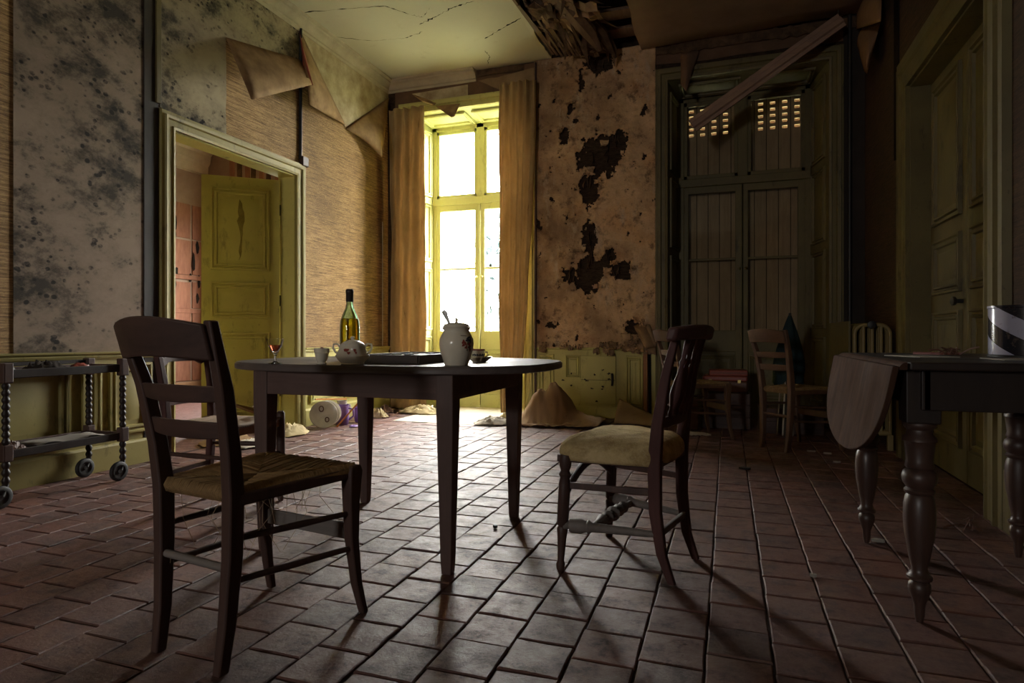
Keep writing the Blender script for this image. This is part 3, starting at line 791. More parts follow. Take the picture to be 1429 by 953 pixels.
MB().tube([(ax(855), YF - .04, .47), (ax(856), YF - .065, .44), (ax(856), YF - .06, .38), (ax(855), YF - .04, .35)], .012, 8).build('handle', 'black_iron', cup)
MB().box((PX0, YF - .03, 0), (PX1, YF - .018, .12)).build('skirting', 'yellow_paint', wall_far, bevel=.003)
struct(MB().rings([[Vector((x, YF - u*.9, WAINZ + .02 + v)) for u, v in RAIL] for x in (PX0, PX1)]).build('trim_5', 'yellow_paint', smooth=30), 'chipped rail above the yellow panelling between the windows', 'trim')
MB().limb([(ax(902), YF - .045, 0), (ax(901.5), YF - .045, .72)], .022, .018).build('post', 'post_wood', wall_far, bevel=.003)
MB().limb([(ax(908), YF - .03, 0), (ax(907), YF - .03, .70)], .012, .008).build('crack', 'dark_void', wall_far)
for k in range(14):
    x, z = rr.uniform(ax(778), ax(858)), rr.uniform(.16, .62)
    pts = [(x + .5*rr.uniform(.01, .05)*math.cos(a), z + .5*rr.uniform(.006, .03)*math.sin(a)) for a in [q*PI/4 for q in range(8)]]
    MB().prism(pts, fFw, .0165, .018).build('flaked_spot', 'shell_dark', wall_far)

def window(name, label, L, Rr, oL, oR, pm, gm, shade):
    """frame set back in the wall, two casements with panes and panels, fixed lights above, splayed reveals"""
    e = sempty(name, label, 'window'); Y = 7.04; T = 3.45; xc = (L + Rr) / 2
    f = MB()
    f.box((L, Y - .03, 0), (L + .055, Y + .05, T)).box((Rr - .055, Y - .03, 0), (Rr, Y + .05, T)).box((L, Y - .03, T - .06), (Rr, Y + .05, T)).box((L, Y - .04, 2.475), (Rr, Y + .05, 2.56)).box((xc - .05, Y - .03, 2.5), (xc + .05, Y + .05, T))
    f.box((L, Y - .03, -.03), (Rr, Y + .05, .018)).build('frame', pm, e, bevel=.006)
    fn = lambda a, b, v: Vector((a, Y - .02 - v, b))
    for s, (a, b) in enumerate(((L + .05, xc - .003), (xc + .003, Rr - .05))):
        sa = MB(); st = .052
        sa.box((a, Y - .025, .015), (a + st, Y + .022, 2.475)).box((b - st - .018, Y - .025, .015), (b, Y + .022, 2.475))
        sa.box((a, Y - .024, 2.40), (b, Y + .022, 2.475)).box((a, Y - .024, .70), (b, Y + .022, .925)).box((a, Y - .024, .015), (b, Y + .022, .16)).box((a, Y - .012, 1.675), (b, Y + .012, 1.70))
        sa = sa.build('casement', pm, e, bevel=.006)
        for z0, z1 in ((.925, 1.68), (1.695, 2.40)):
            MB().box((a + st, Y - .002, z0), (b - st, Y + .002, z1)).build('pane', gm, sa)
        MB().box((a + .02, Y - .008, .16), (b - .02, Y + .02, .70)).build('lower_board', pm, sa)
        MB().frame_closed(lambda p, q, v: Vector((p, Y - .008 - v, q)), a + st + .004, b - st - .02, .19, .67, [(u*.9, v) for u, v in PANEL]).build('panel', pm, sa, smooth=30)
        xh = (b - .03) if s == 0 else (a + .03)
        MB().lathe([(.004, 0), (.006, .02), (.014, .03), (.014, .042), (.004, .05)], 10, Matrix.Translation((xh, Y - .025, 1.30 + .28)) @ Matrix.Rotation(R(90), 4, 'X')).build('knob', 'brass' if s else pm, sa, smooth=50)
        hx = a + .004 if s == 0 else b - .004
        for z in (.5, 1.3, 2.2): MB().tube([(hx, Y - .034, z), (hx, Y - .034, z + .09)], .008, 8).build('hinge', pm, sa)
        up = MB(); ua, ub = (L + .05, xc - .045) if s == 0 else (xc + .045, Rr - .05)
        up.box((ua, Y - .022, 2.555), (ua + .04, Y + .02, T - .055)).box((ub - .04, Y - .022, 2.555), (ub, Y + .02, T - .055)).box((ua, Y - .022, 2.555), (ub, Y + .02, 2.60)).box((ua, Y - .022, T - .10), (ub, Y + .02, T - .055))
        up = up.build('upper_light', pm, e, bevel=.005)
        MB().box((ua + .04, Y - .002, 2.60), (ub - .04, Y + .002, T - .10)).build('pane', gm, up)
    MB().tube([(xc - .012, Y - .036, .3), (xc - .012, Y - .036, 2.45)], .008, 8).build('bolt_rod', pm, e)
    rev = MB()
    rev.add([(oL, YF, 0), (L, Y, 0), (L, Y, WT), (oL, YF, WT)], [(0, 1, 2, 3)]).add([(oR, YF, 0), (Rr, Y, 0), (Rr, Y, WT), (oR, YF, WT)], [(0, 1, 2, 3)]).add([(oL, YF, WT - .002), (L, Y, T - .005), (Rr, Y, T - .005), (oR, YF, WT - .002)], [(0, 1, 2, 3)])
    rev.build('reveal', pm, e)
    dl = Vector((L - oL, Y - YF, 0)); dr = Vector((Rr - oR, Y - YF, 0)); nl = Vector((dl.y, -dl.x, 0)).normalized(); nr = Vector((-dr.y, dr.x, 0)).normalized()
    ln = dl.length
    for z0, z1 in ((.2, .86), (.94, 1.70), (1.78, 2.5), (2.58, 3.38)):
        MB().frame_closed(lambda a, b, v: Vector((oL, YF, b)) + dl.normalized() * a + nl * (v + .002), .07, ln - .06, z0, z1, [(u*.8, v) for u, v in PANEL]).build('panel', pm, e, smooth=30)
        MB().frame_closed(lambda a, b, v: Vector((oR, YF, b)) + dr.normalized() * a + nr * (v + .002), .07, ln - .06, z0, z1, [(u*.8, v) for u, v in PANEL]).build('panel', pm, e, smooth=30)
    wd = oR - oL
    for k in range(2):
        a, b = oL + .10 + k * (wd - .12) / 2, oL + .10 + k * (wd - .12) / 2 + wd / 2 - .14
        MB().frame_closed(lambda p, q, v: Vector((p, YF + q, WT - .012 - v - .02 * q / .5)), a, b, .08, .42, [(u*.8, v) for u, v in PANEL]).build('panel', pm, e, smooth=30)
    MB().frame_open(fF, oL, oR, WT, WC).build('casing', shade, e, smooth=30)
    return e
win1 = window('window_1', 'bright tall yellow window between the two curtains', -3.47, -2.20, W1L, W1R, 'pale_yellow_paint', 'window_glass', 'yellow_paint')
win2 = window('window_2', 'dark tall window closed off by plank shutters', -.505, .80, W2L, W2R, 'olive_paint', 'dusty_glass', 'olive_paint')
# plank shutters outside the dark window: slotted planks with slats behind the slots
shx0, shx1 = -.56, .86; npk = 12; pw = (shx1 - shx0) / npk
ZS = [3.02 + .066 * q for q in range(6)]
for k in range(npk):
    a, b = shx0 + k * pw + .004, shx0 + (k + 1) * pw - .004
    mb = MB(); y0, y1 = 7.145, 7.172
    sl, sr = a + pw * .27, b - pw * .23
    mb.box((a, y0, -.02), (b, y1, ZS[0])).box((a, y0, ZS[0]), (sl, y1, ZS[-1] + .03)).box((sr, y0, ZS[0]), (b, y1, ZS[-1] + .03)).box((a, y0, ZS[-1] + .03), (b, y1, 3.60))
    for z in ZS: mb.box((sl, y0, z), (sr, y1, z + .036))
    mb.build('shutter_plank', 'shutter_wood', win2)
    MB().box((b - .012, 7.171, -.05), (b + .016, 7.178, ZS[0])).box((b - .008, 7.171, ZS[0]), (b + .012, 7.178, 3.6)).build('joint_strip', 'black_wood', win2)
for z in ZS:
    MB().add([(shx0, 7.172, z + .030), (shx1, 7.172, z + .030), (shx1, 7.245, z - .034), (shx0, 7.245, z - .034)], [(0, 1, 2, 3)]).build('slat', 'joist_wood', win2, solid=.006)
for z in (.45, 1.6, 2.7): MB().box((shx0, 7.172, z), (shx1, 7.20, z + .09)).build('shutter_ledge', 'shutter_wood', win2)
MB().box((shx0 - .1, 7.15, -.1), (shx1 + .1, 7.35, .01)).box((shx0 - .1, 7.15, -.1), (shx0, 7.35, 3.7)).box((shx1, 7.15, -.1), (shx1 + .1, 7.35, 3.7)).build('shutter_stop', 'shutter_wood', win2)

# ---- right wall with a closed panelled door
DR0, DR1, DRZ = 3.60, 5.0, 2.61
wr = MB().box((XR, YB, -.1), (XR + .2, DR0, 4.34)).box((XR, DR1, -.1), (XR + .2, 7.15, 4.34)).box((XR, DR0, DRZ), (XR + .2, DR1, 4.34)).box((XR + .2, DR0 - .2, -.05), (XR + .25, DR1 + .2, DRZ + .2))
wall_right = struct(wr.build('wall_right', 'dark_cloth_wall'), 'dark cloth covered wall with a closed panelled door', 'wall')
door2 = sempty('door_2', 'closed olive double door with moulded panels', 'door')
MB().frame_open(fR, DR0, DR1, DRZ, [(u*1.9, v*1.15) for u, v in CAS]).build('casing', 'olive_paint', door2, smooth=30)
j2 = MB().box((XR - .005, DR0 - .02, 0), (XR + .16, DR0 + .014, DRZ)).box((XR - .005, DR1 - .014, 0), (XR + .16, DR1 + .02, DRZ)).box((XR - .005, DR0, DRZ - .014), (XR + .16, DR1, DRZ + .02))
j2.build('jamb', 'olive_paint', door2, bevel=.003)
for h, a in (((XR + .135, DR1 - .012, 0), -90), ((XR + .135, DR0 + .012, 0), 90)):
    door_leaf(door2, .685, DRZ - .02, [(.20, 1.03), (1.14, 1.50), (1.60, 2.52)], 'olive_paint', h, R(a))
MB().lathe([(.012, 0), (.012, .03), (.026, .04), (.028, .055), (.012, .066)], 12, Matrix.Translation((XR + .115, 4.36, 1.08)) @ Matrix.Rotation(R(-90), 4, 'Y')).build('knob', 'black_iron', door2, smooth=50)
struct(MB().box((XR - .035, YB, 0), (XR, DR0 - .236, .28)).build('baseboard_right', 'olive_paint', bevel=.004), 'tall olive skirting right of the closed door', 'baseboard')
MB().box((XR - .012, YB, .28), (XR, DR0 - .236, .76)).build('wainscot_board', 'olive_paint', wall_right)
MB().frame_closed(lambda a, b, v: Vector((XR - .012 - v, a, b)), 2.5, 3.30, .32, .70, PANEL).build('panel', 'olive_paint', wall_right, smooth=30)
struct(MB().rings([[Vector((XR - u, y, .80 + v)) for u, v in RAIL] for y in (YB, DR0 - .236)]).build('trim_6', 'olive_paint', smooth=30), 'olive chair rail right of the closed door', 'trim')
flap('wallpaper_flap', [(1192, -14), (1231, -14)], [(1192, 42), (1229, 30)], (.05, .12), 'brown_sheet', wall_right, onR, curl=.03)
flap('wallpaper_flap', [(1190, 40), (1229, 30)], [(1206, 100), (1210, 103)], (.10, .10), 'brown_sheet', wall_right, onR, curl=.05)
MB().box((XR - .01, 5.30, 2.2), (XR, 5.42, ZC)).build('dark_gap', 'dark_void', wall_right)

# ---- wall behind the camera, with an unseen opening added at left for fill light
struct(MB().box((XL - .2, YB - .15, -.1), (-2.80, YB, 4.34)).box((-2.20, YB - .15, -.1), (XR + .4, YB, 4.34)).box((-2.80, YB - .15, -.1), (-2.20, YB, 1.50)).box((-2.80, YB - .15, 2.30), (-2.20, YB, 4.34)).build('wall_back', 'back_plaster'), 'plain dim wall behind the viewer', 'wall')

# ---- outside
struct(MB().box((-60, 7.4, -.5), (60, 90, -.3)).build('ground', 'grass_ground'), 'pale ground outside the bright window', 'ground')
# ================================================================ furniture
def arc_slat(mb, xa, xb, y, z0, z1, th, bow, arch=0.0, dip=0.0, n=12, rake=0.0, zf=None):
    """bowed cross slat between two posts; zf(q) may give (z0, z1) along it"""
    rs = []
    for i in range(n + 1):
        q = i / n; x = xa + (xb - xa) * q; e = 1 - (2*q - 1)**2
        yy = y - bow * e; a, b = (zf(q) if zf else (z0 + dip * e, z1 + arch * e))
        rs.append([Vector((x, yy - th/2, a)), Vector((x, yy + th/2, a)), Vector((x, yy + th/2 - rake*(b-a), b)), Vector((x, yy - th/2 - rake*(b-a), b))])
    return mb.rings(rs)
def rush_seat(parent, bw, fw, yb, yf, z, m, pitch=.0075, rad=.0042, frayed=0):
    cs = [Vector((-bw, yb, z)), Vector((bw, yb, z)), Vector((fw, yf, z)), Vector((-fw, yf, z))]
    ctr = Vector((0, (yb + yf) / 2, z)); mb = MB(); g = random.Random(11)
    for k in range(4):
        A, B = cs[k], cs[(k+1) % 4]; L = (B - A).length; n = int(L / pitch)
        out = Vector(((B-A).y, -(B-A).x, 0)).normalized()
        for i in range(n):
            f = (i + .5) / n
            P = A.lerp(B, f); Q = A.lerp(ctr, 2*f) if f < .5 else B.lerp(ctr, 2*(1-f))
            w = g.uniform(-.0015, .0015); s = (B-A).normalized() * w
            dep = (P - Q).length
            pts = [P - out*.012 + Vector((0,0,-.030)), P + out*.010 + Vector((0,0,-.026)), P + out*.015 + Vector((0,0,-.010)), P + out*.004 + Vector((0,0,.006+w)), P.lerp(Q, .5) + Vector((0,0,.004+w-.02*dep)) + s, Q + Vector((0,0,-.002-.035*dep+w))]
            mb.tube(pts, [rad*.9, rad, rad*1.1, rad*1.1, rad, rad*.8], 4, cap=False)
    o = mb.build('rush_seat', m, parent, smooth=70); o['kind'] = 'stuff'
    MB().prism([(c.x*.98, c.y) for c in cs], lambda a, b, v: Vector((a, b, v)), z - .034, z - .012).build('seat_frame', m, parent)
    if frayed:
        fr = MB()
        for q in range(frayed):
            x, y = g.uniform(-bw, bw), g.uniform(yb, yf); L = g.uniform(.06, .22)
            fr.tube([(x, y, z-.03), (x+g.uniform(-.03,.03), y+g.uniform(-.03,.03), z-.03-L*.5), (x+g.uniform(-.05,.05), y+g.uniform(-.05,.05), z-.03-L)], .0008, 3)
        o = fr.build('loose_strands', 'rush_pale', parent); o['kind'] = 'stuff'
def mirror(pts, s): return [(s*x, y, z) for x, y, z in pts]
def ladder_chair(name, label, loc, rotz, wd, wx, seat_m='rush', pitch=.0075, frayed=0, full=True, group=None):
    t = thing(name, label, 'chair', loc, rotz, group)
    bp = [(.130,-.215,0),(.135,-.200,.12),(.143,-.190,.30),(.147,-.190,.46),(.153,-.203,.58),(.166,-.232,.74),(.186,-.285,.915)]
    for s in (-1, 1):
        MB().limb(mirror(bp, s), [.014,.016,.018,.019,.018,.017,.014], [.016,.019,.022,.023,.021,.019,.013]).build('rear_post', wd, t, smooth=45, bevel=.005)
        MB().limb(mirror([(.208,.240,0),(.200,.216,.10),(.196,.200,.24),(.197,.196,.36),(.199,.197,.455),(.199,.199,.474)], s), [.012,.014,.016,.019,.022,.018], [.012,.014,.018,.022,.027,.020]).build('front_leg', wd, t, smooth=45, bevel=.005)
        for z, h in ((.335, .010), (.225, .010)):
            MB().tube([(s*.144, -.19, z+.01), (s*.17, 0, z), (s*.198, .205, z-.01)], [(.009,.008),(.011,.010),(.009,.008)], 8).build('side_stretcher', wd, t, smooth=50)
    def wv(zc, h, k): return lambda q: (zc - h/2 - .012*math.sin(PI*q)*k, zc + h/2 + .010*math.sin(PI*q)*k)
    arc_slat(MB(), -.186, .183, -.272, .82, .905, .020, .045, zf=lambda q: (.815 + .010*math.sin(PI*q), .905 + .022*math.sin(PI*q)), rake=.28).build('top_rail', wx, t, smooth=45, bevel=.005)
    arc_slat(MB(), -.165, .165, -.227, .71, .75, .014, .034, zf=wv(.728, .040, .3), rake=.25).build('slat', wx, t, smooth=45, bevel=.003)
    arc_slat(MB(), -.156, .156, -.208, .61, .65, .014, .030, zf=wv(.632, .042, .3), rake=.2).build('slat', wx, t, smooth=45, bevel=.003)
    MB().tube([(-.14,-.196,.268),(.14,-.196,.268)], .011, 8).build('rear_stretcher', 'grey_wood' if full else wd, t, smooth=50)
    MB().bar((-.20,.205,.262), (.20,.205,.262), .012, .05).build('front_stretcher', 'grey_wood' if full else wd, t, bevel=.003)
    for s in (-1, 1): MB().bar((s*.150,-.19,.448), (s*.197,.2,.452), .030, .034).build('seat_rail', wd, t, bevel=.006)
    rush_seat(t, .142, .198, -.185, .205, .470, seat_m, pitch, frayed=frayed)
    return t
chairA = ladder_chair('rush_chair', 'dark ladder-back rush chair standing before the laid table, its back to the viewer', (-1.335, 1.51, 0), R(-9), 'dark_wood', 'dark_wood_across', frayed=26)
chairE = ladder_chair('rush_chair', 'reddish ladder-back chair by the crates, half hidden behind the upholstered chair', (-.27, 5.60, 0), R(-61), 'brown_chair_wood', 'brown_chair_wood_across', pitch=.014, full=False)
chairF = ladder_chair('rush_chair', 'brown ladder-back chair alone in the dim corner before the shuttered window', (.50, 5.29, 0), R(-51), 'brown_chair_wood', 'brown_chair_wood_across', pitch=.014, full=False)

# chair D: turned front legs, shaped slats, faded cloth on its rush seat
t = thing('side_chair', 'dark side chair with turned legs and cloth seat, left of the laid table', 'chair', (-2.42, 2.50, 0), R(-84))
for s in (-1, 1):
    MB().limb(mirror([(.150,-.215,0),(.155,-.195,.2),(.162,-.185,.44),(.165,-.195,.62),(.170,-.225,.78),(.172,-.26,.875)], s), [.014,.016,.018,.017,.015,.012], [.014,.017,.02,.018,.015,.011]).build('rear_post', 'red_wood', t, smooth=45, bevel=.004)
    MB().turned((s*.205,.20,0), (s*.205,.20,.475), [(0,.012),(.03,.017),(.06,.012),(.09,.021),(.13,.012),(.17,.022),(.23,.024),(.30,.014),(.33,.019),(.36,.019),(.40,.022),(.80,.022),(.98,.020),(1,.014)], 12).build('front_leg', 'dark_wood', t, smooth=50)
    for z in (.16, .30): MB().turned((s*.155,-.195,z), (s*.205,.2,z), [(0,.009),(.3,.011),(.5,.014),(.7,.011),(1,.009)], 8).build('side_stretcher', 'dark_wood', t, smooth=50)
def shp(zc): return lambda q: (zc - .018 - .02*max(0, 1-abs(q-.12)/.10) - .02*max(0, 1-abs(q-.88)/.10), zc + .024*min(1, max(0, (min(q,1-q)-.10)/.08)) + .004)
arc_slat(MB(), -.168, .168, -.222, 0, 0, .016, .02, zf=shp(.762), n=24).build('slat', 'red_wood_across', t, bevel=.002)
arc_slat(MB(), -.172, .172, -.248, 0, 0, .018, .025, zf=lambda q: (.80+.012*math.sin(PI*q), .865+.02*math.sin(PI*q))).build('top_rail', 'red_wood_across', t, bevel=.003)
arc_slat(MB(), -.162, .162, -.190, .53, .565, .014, .015).build('slat', 'red_wood_across', t, bevel=.002)
MB().turned((-.205,.2,.26), (.205,.2,.26), [(0,.009),(.2,.012),(.4,.012),(.5,.02),(.6,.012),(.8,.012),(1,.009)], 10).build('front_stretcher', 'dark_wood', t, smooth=50)
MB().bar((-.155,-.192,.2), (.155,-.192,.2), .014, .02).build('rear_stretcher', 'dark_wood', t)
MB().prism([(-.165,-.19),(.165,-.19),(.21,.205),(-.21,.205)], lambda a, b, v: Vector((a, b, v)), .395, .438).build('seat_frame', 'post_wood', t, bevel=.006)
g = [[Vector(((-.165-.045*j/10)*(1-2*i/10), -.19+.40*j/10, .440 + .012*math.sin(PI*i/10)*math.sin(PI*j/10) + .006*nz(i*.5, j*.5))) for j in range(11)] for i in range(11)]
MB().sheet(g).build('seat_cloth', 'rush_pale', t, smooth=60, solid=.012)
nf = MB()
for k in range(26):
    q = k / 25; nf.lathe([(.001, -.003), (.004, -.001), (.004, .001), (.001, .003)], 6, Matrix.Translation((.165+.045*q+.003, -.19+.40*q, .436)))
    nf.lathe([(.001, -.003), (.004, -.001), (.004, .001), (.001, .003)], 6, Matrix.Translation((.21-.42*q, .208, .436)))
o = nf.build('seat_nails', 'steel', t); o['kind'] = 'stuff'
for s in (0, 1):
    g = [[Vector((.02*(i-1.5)*math.sin(PI*(j+.4)/6) + .01*s, .03*j - .09, .462 + .03*abs(i-1.5)*(1-s*.5) + .010*j*s)) for i in range(4)] for j in range(7)]
    o = MB().sheet(g).build('dry_leaf', 'dry_leaf', None, solid=.001); o.location = (-2.32 + .09*s, 2.65 - .17*s, 0); o.rotation_euler = (0, 0, R(40 + 70*s))
    tag(o, ('curled brown dry leaf', 'flatter brown dry leaf')[s] + ' lying on the cloth seat of the side chair', 'leaf')

# chair B: upholstered seat, turned stretchers, four back spindles
t = thing('upholstered_chair', 'dark red wood chair with worn cream velvet seat, right of the laid table', 'chair', (-.352, 2.447, 0), R(77))
for s in (-1, 1):
    MB().limb(mirror([(.148,-.205,0),(.150,-.168,.10),(.156,-.148,.25),(.160,-.146,.42),(.163,-.158,.56),(.166,-.190,.74),(.168,-.225,.875)], s), [.012,.014,.016,.017,.016,.014,.012], [.013,.017,.021,.023,.020,.016,.012]).build('rear_post', 'red_wood', t, smooth=45, bevel=.004)
    MB().turned((s*.228,.195,0), (s*.222,.175,.432), [(0,.014),(.02,.016),(.05,.017),(.08,.012),(.28,.017),(.36,.021),(.38,.016),(.40,.022),(.74,.022),(.80,.018),(.83,.024),(.86,.016),(.90,.022),(.97,.024),(1,.022)], 14).build('front_leg', 'dark_wood', t, smooth=40)
    MB().turned((s*.224,.186,.170), (s*.154,-.156,.170), [(0,.014),(.02,.022),(.05,.018),(.07,.013),(.08,.026),(.20,.028),(.26,.02),(.28,.026),(.32,.018),(.9,.013),(1,.01)], 12).build('side_stretcher', 'grey_wood', t, smooth=40)
MB().turned((-.200,.08,.172), (.200,.08,.172), [(0,.010),(.15,.013),(.24,.024),(.30,.014),(.36,.026),(.44,.016),(.5,.03),(.56,.016),(.64,.026),(.70,.014),(.76,.024),(.85,.013),(1,.010)], 12).build('middle_stretcher', 'grey_wood', t, smooth=40)
MB().bar((-.152,-.16,.17), (.152,-.16,.17), .016, .024).build('rear_stretcher', 'grey_wood', t, bevel=.004)
arc_slat(MB(), -.212, .212, .178, 0, 0, .014, 0, zf=lambda q: (.272 + .085*math.sin(PI*q), .305 + .085*math.sin(PI*q))).build('front_arch', 'dark_wood_across', t, bevel=.003)
for s in (-1, 1): MB().bar((s*.218,.16,.318), (s*.157,-.15,.318), .014, .024).build('upper_stretcher', 'dark_wood', t, bevel=.003)
MB().prism([(-.165,-.165),(.165,-.165),(.238,.205),(-.238,.205)], lambda a, b, v: Vector((a, b, v)), .405, .432).build('seat_frame', 'dark_wood_across', t, bevel=.004)
def cushion(mb, fw, bw, yf, yb, z0, hgt, n=26, m=11):
    rs = []
    for k in range(m):
        ph = k / (m - 1) * PI / 2; zz = z0 + hgt * math.sin(ph); sc = (1 + .07*math.sin(ph*2)) * (math.cos(ph)**.34 if k < m - 1 else .001)
        r = []
        for i in range(4 * n // 4):
            a = 2*PI*i/n; ca, sa = math.cos(a), math.sin(a); e = .32
            u = math.copysign(abs(ca)**e, ca); v = math.copysign(abs(sa)**e, sa)
            y = (yf+yb)/2 + (yf-yb)/2 * v * sc; wv = bw + (fw-bw) * ((v*sc + 1) / 2); x = wv * u * sc
            r.append(Vector((x, y, zz + (.010*nz(x*11, y*11, 2.0) + .004*nz(x*30, y*30, 4.0))*math.sin(ph) + .004*nz(a*5, ph*2)*math.cos(ph))))
        rs.append(r)
    return mb.rings(rs)
cushion(MB(), .243, .180, .218, -.165, .412, .092, 72, 16).build('seat_cushion', 'velvet_upholstery', t, smooth=80)
arc_slat(MB(), -.245, .245, -.225, 0, 0, .036, .030, zf=lambda q: (.858 + .006*math.sin(PI*q), .905 + .012*math.sin(PI*q)), n=18, rake=.25).build('top_rail', 'red_wood_across', t, smooth=45, bevel=.010)
arc_slat(MB(), -.160, .160, -.162, .545, .585, .018, .012).build('lower_rail', 'red_wood_across', t, bevel=.004)
for x in (-.085, -.03, .03, .085):
    MB().turned((x, -.176, .575), (x*1.15, -.248, .870), [(0,.007),(.08,.012),(.11,.008),(.18,.013),(.30,.020),(.42,.017),(.55,.011),(.66,.008),(.70,.012),(.73,.008),(1,.011)], 12).build('spindle', 'red_wood', t, smooth=45)

# the laid table
t = thing('dining_table', 'dark wooden table with rounded top laid with jar, bottle and tray', 'table', (-1.385, 2.47, 0))
def superell(cx, cy, a, b, e, n=96):
    P = []
    for i in range(n):
        q = 2*PI*i/n; c, s = math.cos(q), math.sin(q)
        P.append((cx + a*math.copysign(abs(c)**(2/e), c), cy + b*math.copysign(abs(s)**(2/e), s)))
    return P
top = superell(0, 0, .715, .475, 2.9)
rs = []
for zz, k in ((.735, .992), (.739, 1.0), (.757, 1.0), (.765, .988)):
    rs.append([Vector((x*k, y*k, zz)) for x, y in top])
MB().rings(rs).build('table_top', 'table_top_wood', t, smooth=40)
for x in (-.415, .41):
    for y in (-.375, .375):
        MB().limb([(x, y, 0), (x, y, .05), (x, y, .62), (x, y, .735)], [.019,.022,.034,.034], [.019,.022,.034,.034]).build('leg', 'leg_wood', t, bevel=.004)
for s in (-1, 1):
    MB().box((-.39, s*.375-.012+s*.018, .640), (.385, s*.375+.012+s*.018, .735)).build('apron', 'table_wood', t, bevel=.002)
    MB().box((s*.4125-.012+s*.018, -.35, .640), (s*.4125+.012+s*.018, .35, .735)).build('apron', 'table_wood', t, bevel=.002)
TZ = .765
def on_table(px, d):
    r = ray(px, 500); return Vector((r.x*d, r.y*d, TZ))
# wine glass
p = on_table(384, 2.47)
t = thing('wine_glass', 'small cut stem glass with a little red wine, at the table\'s left end', 'glass', p)
MB().lathe([(.0,0),(.026,0),(.027,.002),(.012,.005),(.0055,.010),(.0045,.030),(.007,.036),(.006,.040),(.012,.046),(.026,.072),(.033,.098),(.034,.100),(.032,.100),(.0245,.072),(.010,.050),(.0,.048)], 10, cap=False).build('bowl_and_stem', 'clear_glass', t)
MB().lathe([(.0,.0485),(.0098,.0505),(.0215,.066),(.0240,.0745),(.0,.0745)], 16, cap=False).build('wine', 'red_wine', t, smooth=40)
# egg-cup like cup with cherries
p = on_table(449, 2.45)
t = thing('small_pot', 'little ribbed cream pot holding two dark berries', 'pot', p)
MB().lathe([(0,0),(.017,0),(.018,.004),(.016,.007),(.022,.020),(.026,.036),(.0262,.043),(.029,.045),(.0295,.060),(.030,.062),(.028,.062),(.026,.045),(.022,.030),(0,.012)], 24, cap=False).build('pot_body', 'porcelain', t, smooth=40)
MB().lathe([(0,.045),(.026,.046)], 16, cap=False).build('filling', 'brown_leather', t)
for x, y, r, z in ((.004,-.004,.0075,.060),(-.013,.003,.0055,.056)):
    b = MB().lathe([(r*math.sin(PI*k/8), z - r*math.cos(PI*k/8)) for k in range(9)], 12, Matrix.Translation((x, y, 0)), cap=False).build('berry', 'cherry', None, smooth=80)
    b.location = p; tag(b, ('larger dark red berry on the right' if r > .006 else 'smaller dark red berry on the left') + ' in the ribbed cream pot', 'berry')
# sugar bowl
p = on_table(492, 2.40)
t = thing('sugar_bowl', 'cream lidded sugar bowl with two ear handles and pink roses', 'bowl', p)
bprof = [(0,0),(.040,0),(.043,.003),(.040,.006),(.054,.022),(.061,.034),(.054,.046),(.047,.062),(.050,.071),(.046,.070),(.043,.060)]
def roundsq(mb, prof, n=40, e=3.0):
    rs = []
    for r, z in prof:
        r = max(r, .0005)
        rs.append([Vector((r*math.copysign(abs(math.cos(2*PI*k/n))**(2/e), math.cos(2*PI*k/n)), .86*r*math.copysign(abs(math.sin(2*PI*k/n))**(2/e), math.sin(2*PI*k/n)), z)) for k in range(n)])
    return mb.rings(rs, cap=True)
roundsq(MB(), bprof).build('bowl_body', 'porcelain', t, smooth=60)
lid = roundsq(MB(), [(.047,.068),(.046,.074),(.034,.086),(.018,.093),(.006,.096)]).build('lid', 'porcelain', t, smooth=60)
MB().lathe([(.006,.095),(.005,.099),(.009,.103),(.007,.108),(0,.110)], 12).build('lid_knob', 'porcelain', lid, smooth=60)
th = Vector((_c, _s, 0)); tow = Vector((_s, -_c, 0))
for s in (-1, 1):
    MB().tube([th*s*.046 + Vector((0,0,.068)), th*s*.058 + Vector((0,0,.080)), th*s*.072 + Vector((0,0,.078)), th*s*.075 + Vector((0,0,.064)), th*s*.066 + Vector((0,0,.048)), th*s*.055 + Vector((0,0,.042))], .0042, 8).build('handle', 'porcelain', t, smooth=60)
def decal(name, parent, pts, m, surf):
    """small painted patch lying on a curved pot: pts in (angle, height), surf(angle, height)"""
    n = len(pts); c = (sum(p[0] for p in pts)/n, sum(p[1] for p in pts)/n)
    MB().add([surf(*c)] + [surf(*q) for q in pts], [(0, k+1, (k+1) % n + 1) for k in range(n)]).build(name, m, parent, smooth=80)
def petal(cx, cy, r, n=9, k=.25, sd=0): return [(cx + r*(1+k*math.sin(3*a+sd))*math.cos(a)*1.0, cy + r*(1+k*math.sin(3*a+sd))*math.sin(a)) for a in [2*PI*i/n for i in range(n)]]
def rad_at(prof, z):
    for (r0, z0), (r1, z1) in zip(prof, prof[1:]):
        if z0 <= z <= z1 and z1 > z0: return r0 + (r1-r0)*(z-z0)/(z1-z0)
    return prof[-1][0]
A0 = math.atan2(tow.y, tow.x)
def bowl_surf(u, z):
    a = A0 + u / .05; e = 3.0; r = rad_at(bprof, z) + .0012; c, s = math.cos(a), math.sin(a)
    return Vector((r*math.copysign(abs(c)**(2/e), c), .86*r*math.copysign(abs(s)**(2/e), s), z))
for u, z, r in ((-.016,.057,.006),(.014,.056,.0065),(-.010,.046,.005),(.018,.047,.005)):
    decal('painted_rose', t, petal(u, z, r), 'red_print', bowl_surf)
